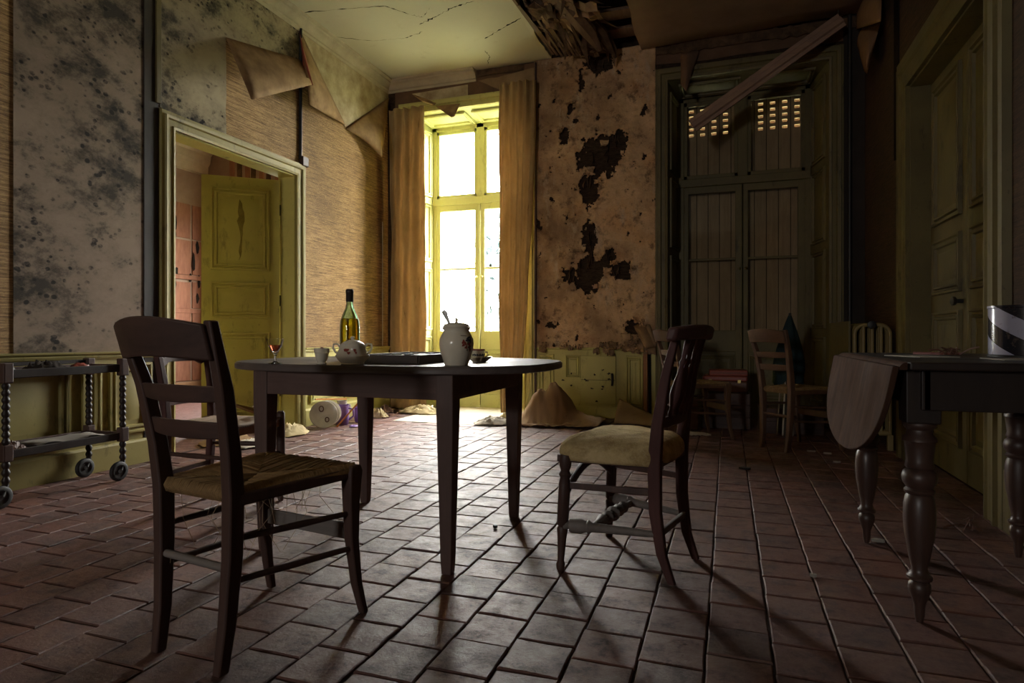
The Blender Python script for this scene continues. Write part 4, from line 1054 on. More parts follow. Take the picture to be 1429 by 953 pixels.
# brandy bottle
p = on_table(488, 2.72)
t = thing('bottle', 'green glass bottle half full of amber brandy with dark wax seal', 'bottle', p)
MB().lathe([(0,.004),(.03,.0),(.041,.004),(.0425,.02),(.0425,.15),(.040,.175),(.030,.205),(.019,.228),(.0145,.25),(.0135,.292),(.0155,.294),(.0155,.302),(.0105,.303),(.0105,.25),(.014,.230),(.026,.205),(.037,.172),(.0395,.15),(.0395,.02),(.03,.010),(0,.014)], 32, cap=False).build('bottle_glass', 'green_glass', t, smooth=40)
MB().lathe([(0,.0105),(.03,.0105),(.0392,.0205),(.0392,.15),(.0366,.172),(.0330,.185),(0,.185)], 32, cap=False).build('brandy', 'brandy', t, smooth=40)
MB().lathe([(.0152,.258),(.0165,.262),(.0165,.296),(.018,.298),(.0175,.306),(.014,.313),(0,.315)], 20).build('wax_seal', 'wax', t, smooth=50)
# wooden tray with pieces
t = thing('wooden_tray', 'flat dark wooden tray of game pieces between sugar bowl and jar', 'tray', (-1.275, 2.40, TZ))
MB().box((-.14,-.235,0), (.14,.235,.008)).build('tray_bottom', 'table_wood', t)
for a, b in (((-.14,-.235),(.14,-.235)), ((.14,-.235),(.14,.235)), ((.14,.235),(-.14,.235)), ((-.14,.235),(-.14,-.235))):
    MB().bar((a[0], a[1], .018), (b[0], b[1], .018), .012, .034).build('tray_side', 'table_top_wood', t, bevel=.002)
MB().box((-.132,-.227,.008), (.132,.227,.028)).build('tray_board', 'table_top_wood', t)
rq = random.Random(4)
GP = [('ivory', 'ivory'), ('black_plastic', 'black'), ('white_paper', 'grey')]
for k in range(9):
    m, w_ = GP[k % 3]; row = ('front', 'middle', 'rear')[k // 3]
    o = MB().box((-.020,-.013,0), (.020,.013,.0045)).build('domino', m, None, bevel=.001); o.location = (-1.275 + (-.075 + .075*(k % 3)) + rq.uniform(-.015, .015), 2.40 - .15 + .14*(k // 3) + rq.uniform(-.03, .03), TZ + .0285); o.rotation_euler = (0, 0, rq.uniform(0, 3))
    tag(o, w_ + ' game piece lying in the ' + row + ' row of the wooden tray', 'game piece', 'game pieces in the wooden tray')
# cream jar
p = on_table(637, 2.36)
t = thing('lidded_jar', 'big cream lidded jar painted with red flowers', 'jar', p)
jprof = [(0,0),(.043,0),(.045,.004),(.053,.026),(.062,.056),(.0655,.080),(.0630,.100),(.055,.116),(.0495,.126),(.0495,.132),(.0535,.139),(.0575,.144),(.056,.1445),(.050,.138)]
MB().lathe(jprof, 40).build('jar_body', 'porcelain', t, smooth=50)
lid = MB().lathe([(.0490,.1415),(.0515,.1440),(.0510,.1480),(.046,.1540),(.034,.1590),(.016,.1620),(.006,.1630)], 32).build('lid', 'porcelain', t, smooth=50)
MB().lathe([(.005,.162),(.004,.167),(.0095,.170),(.009,.173),(.004,.176),(.0045,.179),(.001,.182)], 14).build('lid_knob', 'porcelain', lid, smooth=50)
def jar_surf(u, z):
    a = A0 + u / .062; r = rad_at(jprof, z) + .0008; return Vector((r*math.cos(a), r*math.sin(a), z))
for u, z, r, m in ((.032,.088,.0075,'red_print'),(.038,.081,.006,'red_print'),(.030,.076,.005,'red_print'),(.042,.068,.006,'red_print'),(.055,.080,.008,'red_print'),(.046,.094,.006,'dark_print'),(.052,.100,.007,'dark_print'),(.060,.093,.008,'dark_print'),(.050,.085,.004,'green_print'),(.058,.068,.007,'brown_print'),(.063,.058,.006,'red_print'),(.064,.104,.006,'dark_print'),(.048,.058,.003,'green_print')):
    decal('painted_flower', t, petal(u, z, r, 11, .35, u*90), m, jar_surf)
for a, b in (((.038,.078),(.050,.052)), ((.048,.092),(.058,.064)), ((.022,.112),(.050,.110))):
    q = [(a[0]+(b[0]-a[0])*k/6, a[1]+(b[1]-a[1])*k/6) for k in range(7)]
    MB().sheet([[jar_surf(u, z+.0011) for u, z in q], [jar_surf(u, z-.0011) for u, z in q]]).build('painted_stem', 'green_print' if b[1] < .1 else 'brown_print', t)
# spoon stuck in the jar
sp = p + th*-.026 + Vector((0, 0, .155))
sh = th*-.022 + Vector((0, 0, .050))
o = MB().tube([sp - sh*.25, sp + sh*.3, sp + sh*.6, sp + sh*.85, sp + sh*1.0, sp + sh*1.06], [(.003,.005),(.003,.007),(.0035,.009),(.0035,.0115),(.003,.010),(.002,.003)], 10).build('spoon', 'steel', None, smooth=50)
tag(o, 'silver spoon handle sticking up out of the lidded jar', 'spoon')
# cup and saucer
p = on_table(669, 2.62)
t = thing('saucer', 'shallow cream saucer under the small cup beside the lidded jar', 'saucer', p)
MB().lathe([(0,0),(.028,0),(.030,.003),(.042,.012),(.053,.020),(.054,.022),(.051,.021),(.030,.007),(0,.005)], 32, cap=False).build('saucer_dish', 'porcelain', t, smooth=50)
pc = p + th*-.006 + Vector((0, 0, .006))
t = thing('coffee_cup', 'small straight coffee cup with a dark flower band on its saucer', 'cup', pc)
cpr = [(0,0),(.022,0),(.025,.003),(.0265,.012),(.027,.046),(.0275,.048),(.0255,.048),(.024,.012),(0,.006)]
MB().lathe(cpr, 28, cap=False).build('cup_body', 'porcelain', t, smooth=50)
MB().lathe([(.0272,.043),(.0279,.0432),(.0282,.0480),(.0274,.0486)], 28, cap=False).build('rim_band', 'red_print', t)
for k in range(7):
    a = A0 + (k - 2) * .38
    decal('painted_flower', t, petal(0, .024, .0055, 9, .4, k), 'dark_print', (lambda a: lambda u, z: Vector((.0283*math.cos(a+u/.027), .0283*math.sin(a+u/.027), z)))(a))
MB().tube([pc*0 + th*.026 + Vector((0,0,.036)), th*.040 + Vector((0,0,.036)), th*.042 + Vector((0,0,.024)), th*.027 + Vector((0,0,.014))], .003, 8).build('handle', 'porcelain', t, smooth=60)

# drop-leaf table on the right
CZ = .80
t = thing('drop_leaf_table', 'dark table with turned legs and a hanging rounded leaf, by the right wall', 'table', (0, 0, 0))
tx0, tx1, ty0, ty1 = .50, 1.155, 2.09, 3.14
MB().box((tx0, ty0, CZ - .024), (tx1, ty1, CZ)).build('table_top', 'black_wood', t, bevel=.005)
for a, b in (((tx0+.05, ty0+.06), (tx1, ty0+.085)), ((tx0+.05, ty1-.085), (tx1, ty1-.06)), ((tx0+.045, ty0+.06), (tx0+.07, ty1-.06))):
    MB().box((a[0], a[1], .655), (b[0], b[1], CZ - .024)).build('apron', 'black_wood', t, bevel=.003)
legp = [(.009,0),(.014,.02),(.016,.055),(.026,.085),(.031,.10),(.030,.118),(.022,.127),(.034,.133),(.035,.142),(.026,.150),(.022,.165),(.029,.20),(.041,.27),(.044,.32),(.043,.36),(.038,.385),(.034,.392),(.041,.398),(.042,.405),(.035,.412),(.046,.43),(.048,.445),(.044,.462),(.034,.470),(.040,.478),(.036,.495),(.040,.53),(.042,.55),(.047,.556),(.045,.566),(.036,.575),(.034,.59),(.044,.600),(.045,.610),(.040,.616)]
lm = None
for x, y in ((.555, 2.215), (.555, 2.985), (1.085, 2.985), (1.085, 2.215)):
    o = MB().lathe(legp, 22, Matrix.Translation((x, y, 0))).build('leg', 'turned_wood', t, smooth=50)
    MB().box((x-.046, y-.046, .612), (x+.046, y+.046, CZ - .024)).build('leg_block', 'black_wood', o, bevel=.004)
# hinged leaf: half round, hanging slightly outward
rs = []
yc = (ty0 + ty1) / 2; hw = (ty1 - ty0) / 2 + .01
pts = [(yc + hw*math.cos(PI*k/40)*1.0, -(abs(math.sin(PI*k/40))**.62)*.318) for k in range(41)]
MB().prism(pts, lambda a, b, v: Vector((tx0 - .028 + b*.19 - v, a, CZ - .012 + b)), 0, .018).build('hanging_leaf', 'leaf_wood', t, bevel=.004)
rs = [[Vector((tx0 + .022*math.cos(a) - .006, y, CZ - .023 + .023*math.sin(a))) for a in [R(90 + 18*k) for k in range(6)]] + [Vector((tx0 - .006, y, CZ - .023))] for y in (ty0, ty1)]
MB().rings(rs).build('hinge_edge', 'leaf_wood', t, smooth=40)
# on it: striped drum, papers, dark twigs
p = onZ(1424, 498.6, CZ)
t = thing('striped_drum', 'blue and white diagonally striped metal drum on the drop-leaf table', 'container', (.995, 2.66, CZ))
MB().lathe([(0,0),(.108,0),(.112,.003),(.112,.172),(.115,.174),(.115,.182),(.110,.182),(.106,.176),(.106,.02),(0,.012)], 48, cap=False).build('drum_body', 'striped_enamel', t, smooth=40)
MB().lathe([(.1125,0),(.115,.002),(.115,.008),(.1125,.010)], 48, cap=False).build('rim', 'black_iron', t, smooth=40)
for k, (x, y, a, w_, h_, m, lab) in enumerate(((.66, 2.62, 20, .14, .20, 'white_paper', 'pale sheet of paper lying on the drop-leaf table'), (.80, 2.95, -15, .16, .11, 'red_leather', 'thin dark red booklet lying on the far part of the drop-leaf table'), (.86, 2.40, 5, .12, .16, 'newsprint', 'grey folded paper lying before the striped drum'))):
    o = MB().box((-w_/2, -h_/2, 0), (w_/2, h_/2, .008 if k == 1 else .003)).build(('paper', 'booklet', 'folded_paper')[k], m, None); o.location = (x, y, CZ + .0005); o.rotation_euler = (0, 0, R(a)); tag(o, lab, ('paper', 'booklet', 'paper')[k])
tw = MB()
for k in range(9):
    a = rq.uniform(0, 6.28); x, y = .80 + rq.uniform(-.03, .03), 2.76 + rq.uniform(-.03, .03)
    tw.tube([(x, y, CZ+.006), (x+.03*math.cos(a), y+.03*math.sin(a), CZ+.02+rq.uniform(0,.02)), (x+.06*math.cos(a), y+.06*math.sin(a), CZ+.008+rq.uniform(0,.03))], .003, 5)
tag(tw.build('dried_twigs', 'brown_leather', None), 'small tangle of dark dried twigs beside the striped drum', 'twigs')

# trolley on castors by the left wall
t = thing('serving_trolley', 'dark wooden serving trolley with bobbin legs and rubber castors at the left wall', 'trolley', (0, 0, 0))
txa, txb, tya, tyb = -3.765, -3.48, 2.16, 2.81
for x in (txa, txb):
    for y in (tya, tyb):
        leg = MB()
        pr = [(.012, .105), (.016, .11)]
        def bob(z0, z1):
            n = max(2, int((z1 - z0) / .034)); out = []
            for k in range(n):
                for q in (0.05, .3, .5, .7, .95): out.append((.0115 + .008*math.sin(PI*q), z0 + (z1-z0)*(k+q)/n))
            return out
        leg.lathe(pr + bob(.115, .235), 10, Matrix.Translation((x, y, 0))); leg.lathe(bob(.315, .635), 10, Matrix.Translation((x, y, 0)))
        leg = leg.build('leg', 'black_wood', t, smooth=60)
        MB().box((x-.024, y-.024, .232), (x+.024, y+.024, .318)).build('leg_block', 'dark_wood', leg, bevel=.006)
        MB().box((x-.024, y-.024, .632), (x+.024, y+.024, .735)).build('leg_block', 'dark_wood', leg, bevel=.006)
        ws = .03 if y == tyb else -.03
        cst = MB().bar((x, y, .115), (x + .012, y - .03, .062), .03, .012).tube([(x, y, .10), (x, y, .125)], .012, 8).build('castor', 'grey_metal', t)
        mw = Matrix.Translation((x + .012, y - .035, .058)) @ Matrix.Rotation(R(90), 4, 'Y') @ Matrix.Rotation(0, 4, 'Z')
        MB().lathe([(.036,-.011),(.052,-.012),(.058,-.006),(.058,.006),(.052,.012),(.036,.011)], 24, mw, cap=False).build('tyre', 'rubber', cst, smooth=50)
        MB().lathe([(.002,-.012),(.012,-.012),(.014,-.005),(.037,-.006),(.037,.006),(.014,.005),(.012,.012),(.002,.012)], 24, mw).build('wheel_disc', 'grey_metal', cst, smooth=40)
for z, h in ((.655, .045), (.245, .042)):
    MB().box((txb-.014, tya, z), (txb+.004, tyb, z+h)).build('shelf_rail', 'black_wood', t, bevel=.003)
    MB().box((txa-.004, tya, z), (txa+.014, tyb, z+h)).build('shelf_rail', 'dark_wood', t, bevel=.003)
    for y in (tya, tyb): MB().box((txa, y-.009, z), (txb, y+.009, z+h)).build('shelf_rail', 'dark_wood', t, bevel=.003)
    MB().box((txa, tya, z+.004), (txb, tyb, z+.014)).build('shelf', 'black_wood', t)
MB().bar((txa, tya, .715), (txa, tyb, .715), .012, .022).build('gallery_rail', 'black_wood', t, bevel=.003)
def crumple(name, label, cat, c, rx, ry, h, m, seed, n=34, solid=.0025, power=1.8, rot=0.0):
    g = []
    for i in range(n + 1):
        row = []
        for j in range(n + 1):
            u, v = 2*i/n - 1, 2*j/n - 1
            su = u*math.sqrt(1 - v*v/2); sv = v*math.sqrt(1 - u*u/2); q = math.hypot(su, sv)
            edge = 1 + .28*nz(su*1.7+seed, sv*1.7, seed)
            rd = 1 - abs(nz(su*3.1+seed, sv*2.4, 1.5*seed)) * 1.9 - abs(nz(su*7.3, sv*6.1+seed, seed)) * 1.1
            z = h * max(0, 1 - q**power) * (.55 + .75*rd) + .014*abs(nz(su*6, sv*6, seed)) * 1.5 + .010*(1-q**2)*abs(nz(su*13+seed, sv*11, 2.0)) + .004
            x, y = su*rx*edge, sv*ry*edge
            row.append(Vector((c[0] + x*math.cos(rot) - y*math.sin(rot), c[1] + x*math.sin(rot) + y*math.cos(rot), c[2] + max(.002, z))))
        g.append(row)
    o = MB().sheet(g).build(name, m, None, smooth=70, solid=solid)
    return tag(o, label, cat)
crumple('dark_rag', 'black crumpled rag heaped on the trolley\'s top shelf', 'rag', (-3.60, 2.43, .672), .07, .13, .05, 'shell_dark', 2.2)
crumple('red_rag', 'small dark red rag beside the black one on the trolley', 'rag', (-3.60, 2.63, .672), .05, .06, .035, 'red_leather', 4.1, 10)
crumple('grey_netting', 'thin grey crumpled netting at the near end of the trolley\'s top shelf', 'netting', (-3.60, 2.245, .672), .05, .045, .03, 'grey_metal', 6.3, 12)
g = [[Vector((-3.735 + .22*i/8, 2.36 + .41*j/12, .272 + .012*math.sin(j*.9)*(i/8) + .006*nz(i*.6, j*.6) + .008)) for j in range(13)] for i in range(9)]
tag(MB().sheet(g).build('newspaper', 'newsprint', None, smooth=60, solid=.003), 'rumpled grey newspaper lying on the trolley\'s lower shelf', 'newspaper')
crumple('brown_cushion', 'dark brown lump at the near end of the trolley\'s lower shelf', 'cushion', (-3.62, 2.26, .262), .09, .06, .045, 'brown_leather', 1.1)

# curtains
def curtain(name, label, xa, xb, ba, bb, ztop, zbot, folds, seed, yb=6.41, ph=0.0, mid=None):
    g = []; n = folds * 9; m = 46
    for i in range(m + 1):
        f = i / m; z = ztop + (zbot - ztop) * f; row = []
        s = f if mid is None else (f**1.6)
        for j in range(n + 1):
            q = j / n
            x = (xa*(1-q) + xb*q)*(1-s) + (ba*(1-q) + bb*q)*s
            a = (.030 - .014*min(1, f*2.2)) + .012*nz(q*2.5, f*2, seed); a2 = .030*min(1, f*2.5)
            wv = math.sin(q*folds*2*PI + ph + .9*nz(f*1.6, q*2, seed))
            wv = math.copysign(abs(wv)**.8, wv)
            y = yb + a*wv + a2*math.sin(q*4.6*PI/2 + seed + .8*nz(f*1.5, seed)) + .03*nz(x*4, z*1.1, seed) + .012*nz(x*9, z*3, seed) + .006*nz(x*12, z*7, seed)
            x += .010*nz(z*2.2, q*3, seed+4)
            row.append(Vector((x, y, z + (.02*nz(x*9, 1, seed) if i == 0 else 0))))
        g.append(row)
    o = MB().sheet(g).build(name, 'curtain_cloth', None, smooth=80, solid=.002)
    return tag(o, label, 'curtain')
curtain('curtain', 'faded orange curtain hanging on the corner side of the bright window', -3.74, -3.285, -3.73, -3.27, 3.50, .03, 4, 1.3)
curtain('curtain', 'faded orange curtain hanging beside the crumbling plaster', -2.365, -1.945, -2.335, -2.13, 3.62, .03, 5, 5.2, mid=1)
crumple('curtain_hem', 'cream cloth puddled on the floor under the corner curtain', 'cloth', (-3.22, 6.22, .004), .28, .10, .085, 'cream_cloth', 3.3, 22)
crumple('cloth_heap', 'grey-brown rag on the floor between purple jugs and corner curtain', 'rag', (-3.52, 5.80, 0), .11, .10, .085, 'cream_cloth', 8.1)
crumple('dark_bundle', 'dark bundle on the floor by the wall before the corner curtain', 'bundle', (-3.66, 6.18, 0), .09, .07, .08, 'brown_leather', 5.5)
crumple('white_rag', 'white crumpled rag on the floor at the left end of the fallen paper', 'rag', (-2.17, 5.72, .004), .21, .13, .06, 'white_cloth', 7.7, 24, rot=.3)
crumple('cream_rag', 'cream rag at the foot of the right curtain', 'rag', (-2.12, 6.12, .004), .14, .10, .09, 'cream_cloth', 2.9, 16)

# fallen sheet of lining paper, tented on the floor
g = []; nu, nv = 66, 48
for i in range(nu + 1):
    row = []
    for j in range(nv + 1):
        u, v = i/nu, j/nv
        x = -1.98 + .84*u + .05*nz(v*3, u*2); y = 5.60 + .62*v + .05*nz(u*4, 7.0) + .12*u
        pk = math.exp(-((u-.47)/.20)**2) * .345 + math.exp(-((u-.24)/.15)**2) * .17 + .05*math.exp(-((u-.85)/.2)**2)
        prof = min(1, max(0, (v-.10)/.34)) ; prof = prof*prof*(3-2*prof)
        back = min(1, max(0, (1.02-v)/.5))**.7
        z = .018 + pk*prof*back + .012*abs(nz(u*9, v*5, 3)) + .030*max(0, 1-abs(v-.05)/.08)*(.6+.4*nz(u*6))
        z += .20*pk*prof*(.5 - abs(nz(u*7, v*2.4, 8.0))*1.7) - .10*pk*abs(nz(u*13, v*6, 2.0)) - .05*pk*abs(nz(u*26, v*13, 5.0)) + .012*abs(nz(u*16, v*12, 4.0))
        row.append(Vector((x, y, max(.010, z))))
    g.append(row)
tag(MB().sheet(g).build('fallen_paper', 'fallen_paper', None, smooth=80, solid=.004), 'large brown sheet of fallen lining paper tented on the floor', 'paper')
g = []
for i in range(21):
    row = []
    for j in range(9):
        u, v = i/20, j/8
        a = Vector((-1.06, 6.12, .012)).lerp(Vector((-.64, 6.06, .012)), u); b = Vector((-1.05, 6.40, .225)).lerp(Vector((-.60, 6.34, .030)), u**.8)
        q = a.lerp(b, v); q.z += .02*math.sin(PI*v) + .008*nz(u*6, v*4); row.append(q)
    g.append(row)
tag(MB().sheet(g).build('fallen_sheet', 'fallen_paper', None, smooth=80, solid=.004), 'flat brown sheet propped on the skirting, right of the tented paper', 'paper')
# dishes, purple jugs and sticks along the left wall
def disc_dish(name, label, c, r, tilt, yaw, m, rings=False, group=None):
    t = thing(name, label, 'dish', c, 0, group)
    t.rotation_euler = (tilt, 0, yaw)
    MB().lathe([(0,-.006),(r*.55,-.006),(r*.62,0),(r*.9,.012),(r,.018),(r*.985,.021),(r*.88,.016),(r*.6,.005),(0,.002)], 40, cap=False).build('dish_body', m, t, smooth=40)
    return t
yw = math.atan2(.32, .95)
fac = R(-22)
d0 = disc_dish('dish', 'white enamel dish with two brown rings leaning on the left wall', (-3.60, 4.97, .126), .128, R(72), R(38), 'enamel')
for (x, y), r, s in (((-.02, .055), .026, 1), ((.03, -.05), .022, .9)):
    MB().tube([(x + r*.75*math.cos(a), y + r*math.sin(a), .010) for a in [2*PI*k/20 for k in range(21)]], .0045, 6).build('painted_ring', 'brown_print', d0, smooth=60)
for k in range(3):
    disc_dish('dish', ('second', 'third', 'rearmost')[k] + ' enamel dish stacked behind the ringed one at the left wall', (-3.612 - .010*k, 5.005 + .026*(k+1), .124), .124, R(72), R(38), 'enamel')
def jug(name, label, c, r, h, m):
    t = thing(name, label, 'jug', c)
    MB().lathe([(0,0),(r*.8,0),(r*.9,.01),(r,h*.4),(r*.93,h*.8),(r,h),(r*.93,h),(r*.86,h*.8),(r*.9,h*.3),(0,.012)], 28, cap=False).build('jug_body', m, t, smooth=50)
    MB().tube([th*r*.95 + Vector((0,0,h*.85)), th*r*1.6 + Vector((0,0,h*.8)), th*r*1.65 + Vector((0,0,h*.45)), th*r*.98 + Vector((0,0,h*.25))], r*.13, 8).build('handle', m, t, smooth=60)
    return t
jug('jug', 'purple glazed jug just right of the stacked enamel dishes', (-3.57, 5.225, 0), .068, .19, 'purple_glaze')
jug('jug', 'smaller purple jug half hidden by the table leg, beyond the white mug', (-3.52, 5.46, 0), .06, .15, 'purple_glaze')
jug('mug', 'white mug with handle between the two purple jugs', (-3.655, 5.35, 0), .05, .22, 'enamel')
p0, p1 = onZ(469, 591, .008), onZ(502, 560, .2); p1 = Vector((-3.44, 5.50, .19))
tag(MB().bar(onZ(470, 595.5, .008), atd(501, 561, 5.98), .014, .014).build('orange_stick', 'orange_wood', None, bevel=.002), 'bright orange stick leaning up against the purple jugs', 'stick')
tag(MB().bar((-3.70, 4.98, .266), (-3.655, 5.42, .229), .014, .014).build('orange_stick', 'orange_wood', None, bevel=.002), 'orange stick lying level across the tops of the dishes and jugs', 'stick')
crumple('purple_scrap', 'flat purple scrap of cloth on the floor before the jugs', 'scrap', (onZ(494, 596).x, onZ(494, 596).y, 0), .045, .04, .012, 'purple_glaze', 3.9, 10)
# rags and papers by the open door
crumple('canvas_heap', 'cream canvas heap on the floor at the foot of the yellow door casing', 'cloth', (-3.66, 4.55, 0), .16, .22, .085, 'cream_cloth', 9.2, 22)
crumple('paper_heap', 'torn brown papers heaped in the open doorway', 'paper', (-3.90, 4.06, 0), .14, .24, .05, 'wallpaper_back', 4.4, 20)
crumple('paper_heap', 'pale torn paper beside the heap in the doorway', 'paper', (-3.58, 3.98, 0), .13, .18, .04, 'white_cloth', 6.8, 18)
t = thing('photo_frame', 'small white photo frame standing among papers by the doorway', 'frame', (-3.52, 3.72, 0), R(35))
t.rotation_euler = (R(-14), 0, R(38))
MB().frame_closed(lambda a, b, v: Vector((a, -v, b)), -.035, .035, .004, .064, [(0, 0), (0, .008), (.010, .008), (.010, .002)], cap=False).build('frame_border', 'white_paper', t)
MB().box((-.027, -.002, .012), (.027, .004, .056)).build('picture', 'brown_leather', t)

# dark corner: boxes, suitcase, parasol, radiator
def crate(name, label, cat, c, sx, sy, sz, m, rz, planks=3, lid=False):
    t = thing(name, label, cat, c, rz)
    MB().box((-sx/2+.012, -sy/2+.012, .004), (sx/2-.012, sy/2-.012, sz-.012)).build('box_body', m, t)
    h = sz / planks
    for k in range(planks):
        for s in (-1, 1):
            MB().box((-sx/2, s*sy/2-.006, k*h+.002), (sx/2, s*sy/2+.006, (k+1)*h-.003)).build('board', m, t, bevel=.002)
            MB().box((s*sx/2-.006, -sy/2+.006, k*h+.002), (s*sx/2+.006, sy/2-.006, (k+1)*h-.003)).build('board', m, t, bevel=.002)
    if lid: MB().box((-sx/2-.008, -sy/2-.008, sz-.012), (sx/2+.008, sy/2+.008, sz+.006)).build('lid', m, t, bevel=.003)
    return t
crate('wooden_crate', 'dark wooden crate on the floor under the red suitcase', 'crate', (-.02, 6.32, 0), .42, .30, .335, 'dark_wood_across', R(0), 3)
t = thing('cardboard_box', 'brown cardboard box on the floor left of the dark crate', 'box', (-.40, 6.14, 0), R(4))
MB().box((-.13,-.12,0), (.13,.12,.20)).build('box_body', 'card_box', t, bevel=.003)
for s in (-1, 1): MB().box((-.13, s*.12-.002, .198), (.13, s*.12+.002, .26), Matrix.Translation((0, s*.12, .2)) @ Matrix.Rotation(R(-50*s), 4, 'X') @ Matrix.Translation((0, -s*.12, -.2))).build('flap', 'card_box', t)
t = thing('suitcase', 'reddish brown suitcase lying on the dark crate', 'suitcase', (-.02, 6.31, .342), R(-4))
MB().box((-.20,-.13,0), (.20,.13,.10)).build('case_bottom', 'brown_leather', t, bevel=.012)
MB().box((-.20,-.13,.102), (.20,.13,.15)).build('case_lid', 'red_leather', t, bevel=.012)
MB().tube([(-.05,-.135,.09), (-.045,-.16,.095), (.045,-.16,.095), (.05,-.135,.09)], .007, 8).build('handle', 'brown_leather', t)
for x in (-.13, .13): MB().box((x-.015,-.137,.085), (x+.015,-.13,.118)).build('clasp', 'brass', t, bevel=.002)
t = thing('suitcase', 'thin red case on top of the brown suitcase', 'suitcase', (.0, 6.30, .4925), R(3))
MB().box((-.17,-.11,0), (.17,.11,.055)).build('case_body', 'red_leather', t, bevel=.008)
MB().box((-.172,-.112,.025), (.172,.112,.030)).build('seam', 'brown_leather', t)
crate('wooden_chest', 'low dark chest on the floor behind the lone corner chair', 'chest', (.53, 6.17, 0), .50, .32, .22, 'dark_wood_across', R(3), 2, True)
o = crumple('white_paper', 'white crumpled paper on the floor under the half hidden ladder chair', 'paper', (onZ(966, 607).x, onZ(966, 607).y, 0), .14, .06, .02, 'white_cloth', 1.9, 14)
# folded parasol: dark cloth round pale ribs, leaning in the corner
t = thing('folded_parasol', 'folded dark teal parasol with pale ribs standing behind the lone corner chair', 'parasol', (.465, 5.80, 0), R(10))
t.rotation_euler = (R(-4), R(3), R(10))
rs = []
for k in range(13):
    f = k / 12; z = 1.05 - .60*f; r = .012 + .105*math.sin(min(1, f*1.25)*PI/2)**1.0 - .02*max(0, f-.8)
    rs.append([Vector((r*(1+.16*math.cos(5*a + 2*f) + .06*nz(a*2, f*5))*math.cos(a), r*(1+.16*math.cos(5*a+2*f))*math.sin(a)*.8, z - .03*math.cos(5*a)*f)) for a in [2*PI*q/30 for q in range(30)]])
MB().rings(rs, cap=False).build('cloth_cover', 'teal_cloth', t, smooth=70)
for k in range(5):
    a = 2*PI*k/5 + .4; MB().tube([(.05*math.cos(a), .04*math.sin(a), .62), (.07*math.cos(a), .055*math.sin(a), .02)], .006, 6).build('rib', 'ivory', t)
MB().tube([(0, 0, .0), (0, 0, 1.07)], .012, 8).build('pole', 'grey_metal', t)
# cast iron radiator
t = thing('radiator', 'old cast iron radiator with a flat yellowish front board, in the right corner', 'radiator', (0, 0, 0))
def rad_section():
    mb = MB(); xa, xb, z0, z1, c = .925, 1.165, .10, .955, .07
    loop = [(xa, 0, z0)]
    loop += [(xa + c - c*math.cos(a), 0, z1 - c + c*math.sin(a)) for a in [PI/2*k/5 for k in range(6)]]
    loop += [(xb - c + c*math.sin(a), 0, z1 - c + c*math.cos(a)) for a in [PI/2*k/5 for k in range(6)]] + [(xb, 0, z0)]
    mb.tube(loop, .016, 7)
    for x in (.985, 1.045, 1.105): mb.tube([(x, 0, z0 + .02), (x, 0, z1 - .012)], .014, 7)
    mb.tube([(xa - .005, 0, z0 + .03), (xb + .005, 0, z0 + .03)], .022, 7)
    return mb
sec = rad_section().build('column', 'radiator_paint', t, smooth=60); sec.location = (0, 5.42, 0)
for k in range(1, 15):
    o = link_copy(sec, t); o.location = (0, 5.42 + .066*k, 0)
for y in (5.42, 6.344): [MB().limb([(x, y, 0), (x, y, .12)], .02, .02).build('foot', 'radiator_paint', t, bevel=.004) for x in (.925, 1.165)]
MB().box((.878, 5.40, .12), (.896, 6.38, .985)).build('front_board', 'olive_paint', t, bevel=.003)
MB().lathe([(.012,0),(.012,.03),(.03,.035),(.03,.05),(.012,.055)], 12, Matrix.Translation((1.03, 5.40, .955)) @ Matrix.Rotation(R(90), 4, 'X')).build('valve', 'black_iron', t, smooth=40)
# pipes and wires
MB().tube([(onF(1185, 300).x, YF - .03, 0), (onF(1185, 300).x, YF - .03, ZC)], .018, 10).build('heating_pipe', 'black_iron', wall_far, smooth=60)
ye = onL(418, 130).y
MB().tube([(XL + .012, ye, onL(418, 40).z), (XL + .012, ye, onL(418, 222).z)], .016, 8).build('cable_duct', 'black_iron', wall_left, smooth=60)
jbx = onL(421, 225)
MB().box((XL, jbx.y - .035, jbx.z - .05), (XL + .045, jbx.y + .05, jbx.z + .04)).build('junction_box', 'dark_wood', wall_left, bevel=.006)
MB().tube([(onF(749, 200).x, YF - .045, 0), (onF(749, 200).x, YF - .045, 3.84)], .011, 8).build('pipe', 'dark_wood', wall_far, smooth=60)
MB().tube([(XL + .01, YF - .14, .75), (XL + .01, YF - .14, 2.2)], .004, 6).build('wire', 'ivory', wall_left)
# fallen length of cornice hanging before the shuttered window
p0 = atd(966, 176, 5.98); p1 = atd(1174, 28, 5.62)
t = thing('fallen_moulding', 'long fallen cornice strip hanging aslant before the shuttered window', 'moulding', (0, 0, 0))
dv = (p1 - p0).normalized(); a = Vector((dv.z, 0, -dv.x)).normalized(); b = dv.cross(a)
prof = [(u*1.25, v) for u, v in ((-.055, 0), (-.05, .02), (-.02, .022), (-.015, .035), (.02, .04), (.03, .02), (.055, .018), (.055, -.006), (-.055, -.006))]
MB().rings([[p + a*u - b*v*1.0 for u, v in prof] for p in (p0, p1)]).build('strip', 'moulding_wood', t, smooth=25)
MB().tube([p1 - dv*.03, p1 + Vector((-.02, .03, .06)), Vector((p1.x - .02, p1.y + .03, ZC - .045))], .005, 6).build('wire', 'black_iron', t)
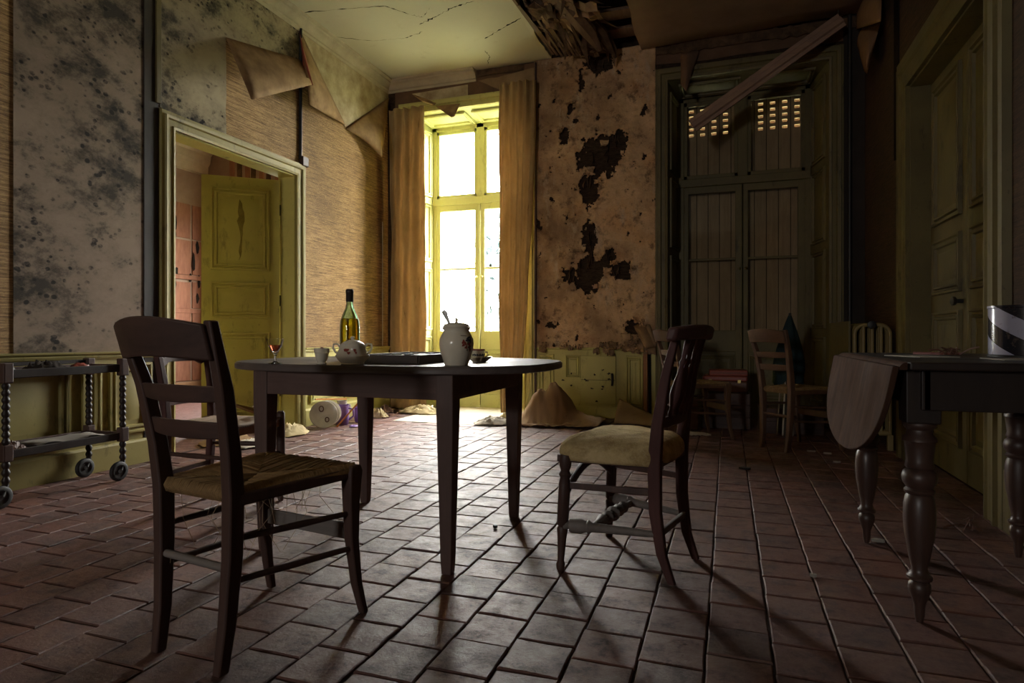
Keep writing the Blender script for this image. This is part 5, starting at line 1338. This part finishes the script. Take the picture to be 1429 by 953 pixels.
# chips and litter on the floor
def chip(name, label, px, py, sx, sy, m, seed, z=.003, group=None):
    c = onZ(px, py); g = random.Random(seed)
    pts = [(c.x + sx*(.7+.3*g.random())*math.cos(q), c.y + sy*(.7+.3*g.random())*math.sin(q)) for q in [2*PI*k/9 for k in range(9)]]
    o = MB().prism(pts, lambda a, b, v: Vector((a, b, v)), z, z + .012).build(name, m, None); 
    tag(o, label, 'chip', group)
chip('ceiling_chip', 'black chip on the tiles before the lone corner chair', 1040, 655, .045, .03, 'rubber', 1)
chip('ceiling_chip', 'tiny black crumb on the tiles under the table', 691, 737, .012, .010, 'rubber', 2)
chip('paper_scrap', 'pale scrap of paper on the dark tiles by the drop-leaf table\'s far leg', 1226, 757, .03, .012, 'white_paper', 3)
chip('paper_scrap', 'pale speck of paper on the tiles between both tables', 1135, 806, .014, .007, 'white_paper', 4)
for k, (px, py, lab) in enumerate(((1132, 631, 'largest pale flake of litter'), (1155, 634, 'smaller pale flake of litter'), (1168, 646, 'pale flake nearest the hanging leaf'), (1218, 645, 'pale flake behind the table leg'))):
    chip('litter_flake', lab + ', on the tiles in front of the low chest', px, py, .035 - .004*k, .012, 'newsprint', 10 + k, group='pale flakes before the low chest')
for k, (px, py) in enumerate(((542, 581), (552, 577), (536, 584), (510, 590))):
    chip('rubble', 'small brown crumb of rubble on the tiles before the corner curtain', px, py, .02, .02, 'brown_leather', 20 + k, group='crumbs of rubble near the corner curtain')
tw = MB(); c = onZ(1362, 742); g2 = random.Random(8)
for k in range(7):
    a = g2.uniform(0, 6.28); L = g2.uniform(.06, .16)
    tw.tube([c + Vector((g2.uniform(-.03,.03), g2.uniform(-.03,.03), .006)), c + Vector((L*.5*math.cos(a), L*.5*math.sin(a), g2.uniform(.02,.07))), c + Vector((L*math.cos(a), L*math.sin(a), .008))], .003, 5)
tag(tw.build('dried_sprig', 'brown_leather', None), 'small dried sprig on the floor under the drop-leaf table near the wall', 'twig')

# trees beyond the bright window
def tree(label, x, y, h, r, seed):
    t = thing('tree', label, 'tree', (x, y, -.3))
    MB().tube([(0, 0, 0), (.1, 0, h*.5), (0, 0, h*.9)], [.25, .18, .05], 8).build('trunk', 'trunk_bark', t, smooth=60)
    g = random.Random(seed); mb = MB()
    for k in range(1500):
        f = g.random(); rr_ = r * math.sin(PI*(.12+.88*f))**.7 * math.sqrt(g.random()); a = g.uniform(0, 2*PI)
        p = Vector((rr_*math.cos(a), rr_*math.sin(a), h*.18 + h*.82*f)); s = g.uniform(.12, .28)
        u = Vector((g.uniform(-1,1), g.uniform(-1,1), g.uniform(-1,1))).normalized()*s; v = Vector((g.uniform(-1,1), g.uniform(-1,1), g.uniform(-1,1))).normalized()*s
        mb.add([p-u-v, p+u-v, p+u+v, p-u+v], [(0,1,2,3)])
    o = mb.build('foliage', 'foliage', t); o['kind'] = 'stuff'
tree('pale tree seen through the middle of the bright window', -8.2, 22.5, 6.2, 1.3, 3)
tree('pale tree seen through the right pane of the bright window', -6.0, 20.5, 5.2, 1.0, 5)
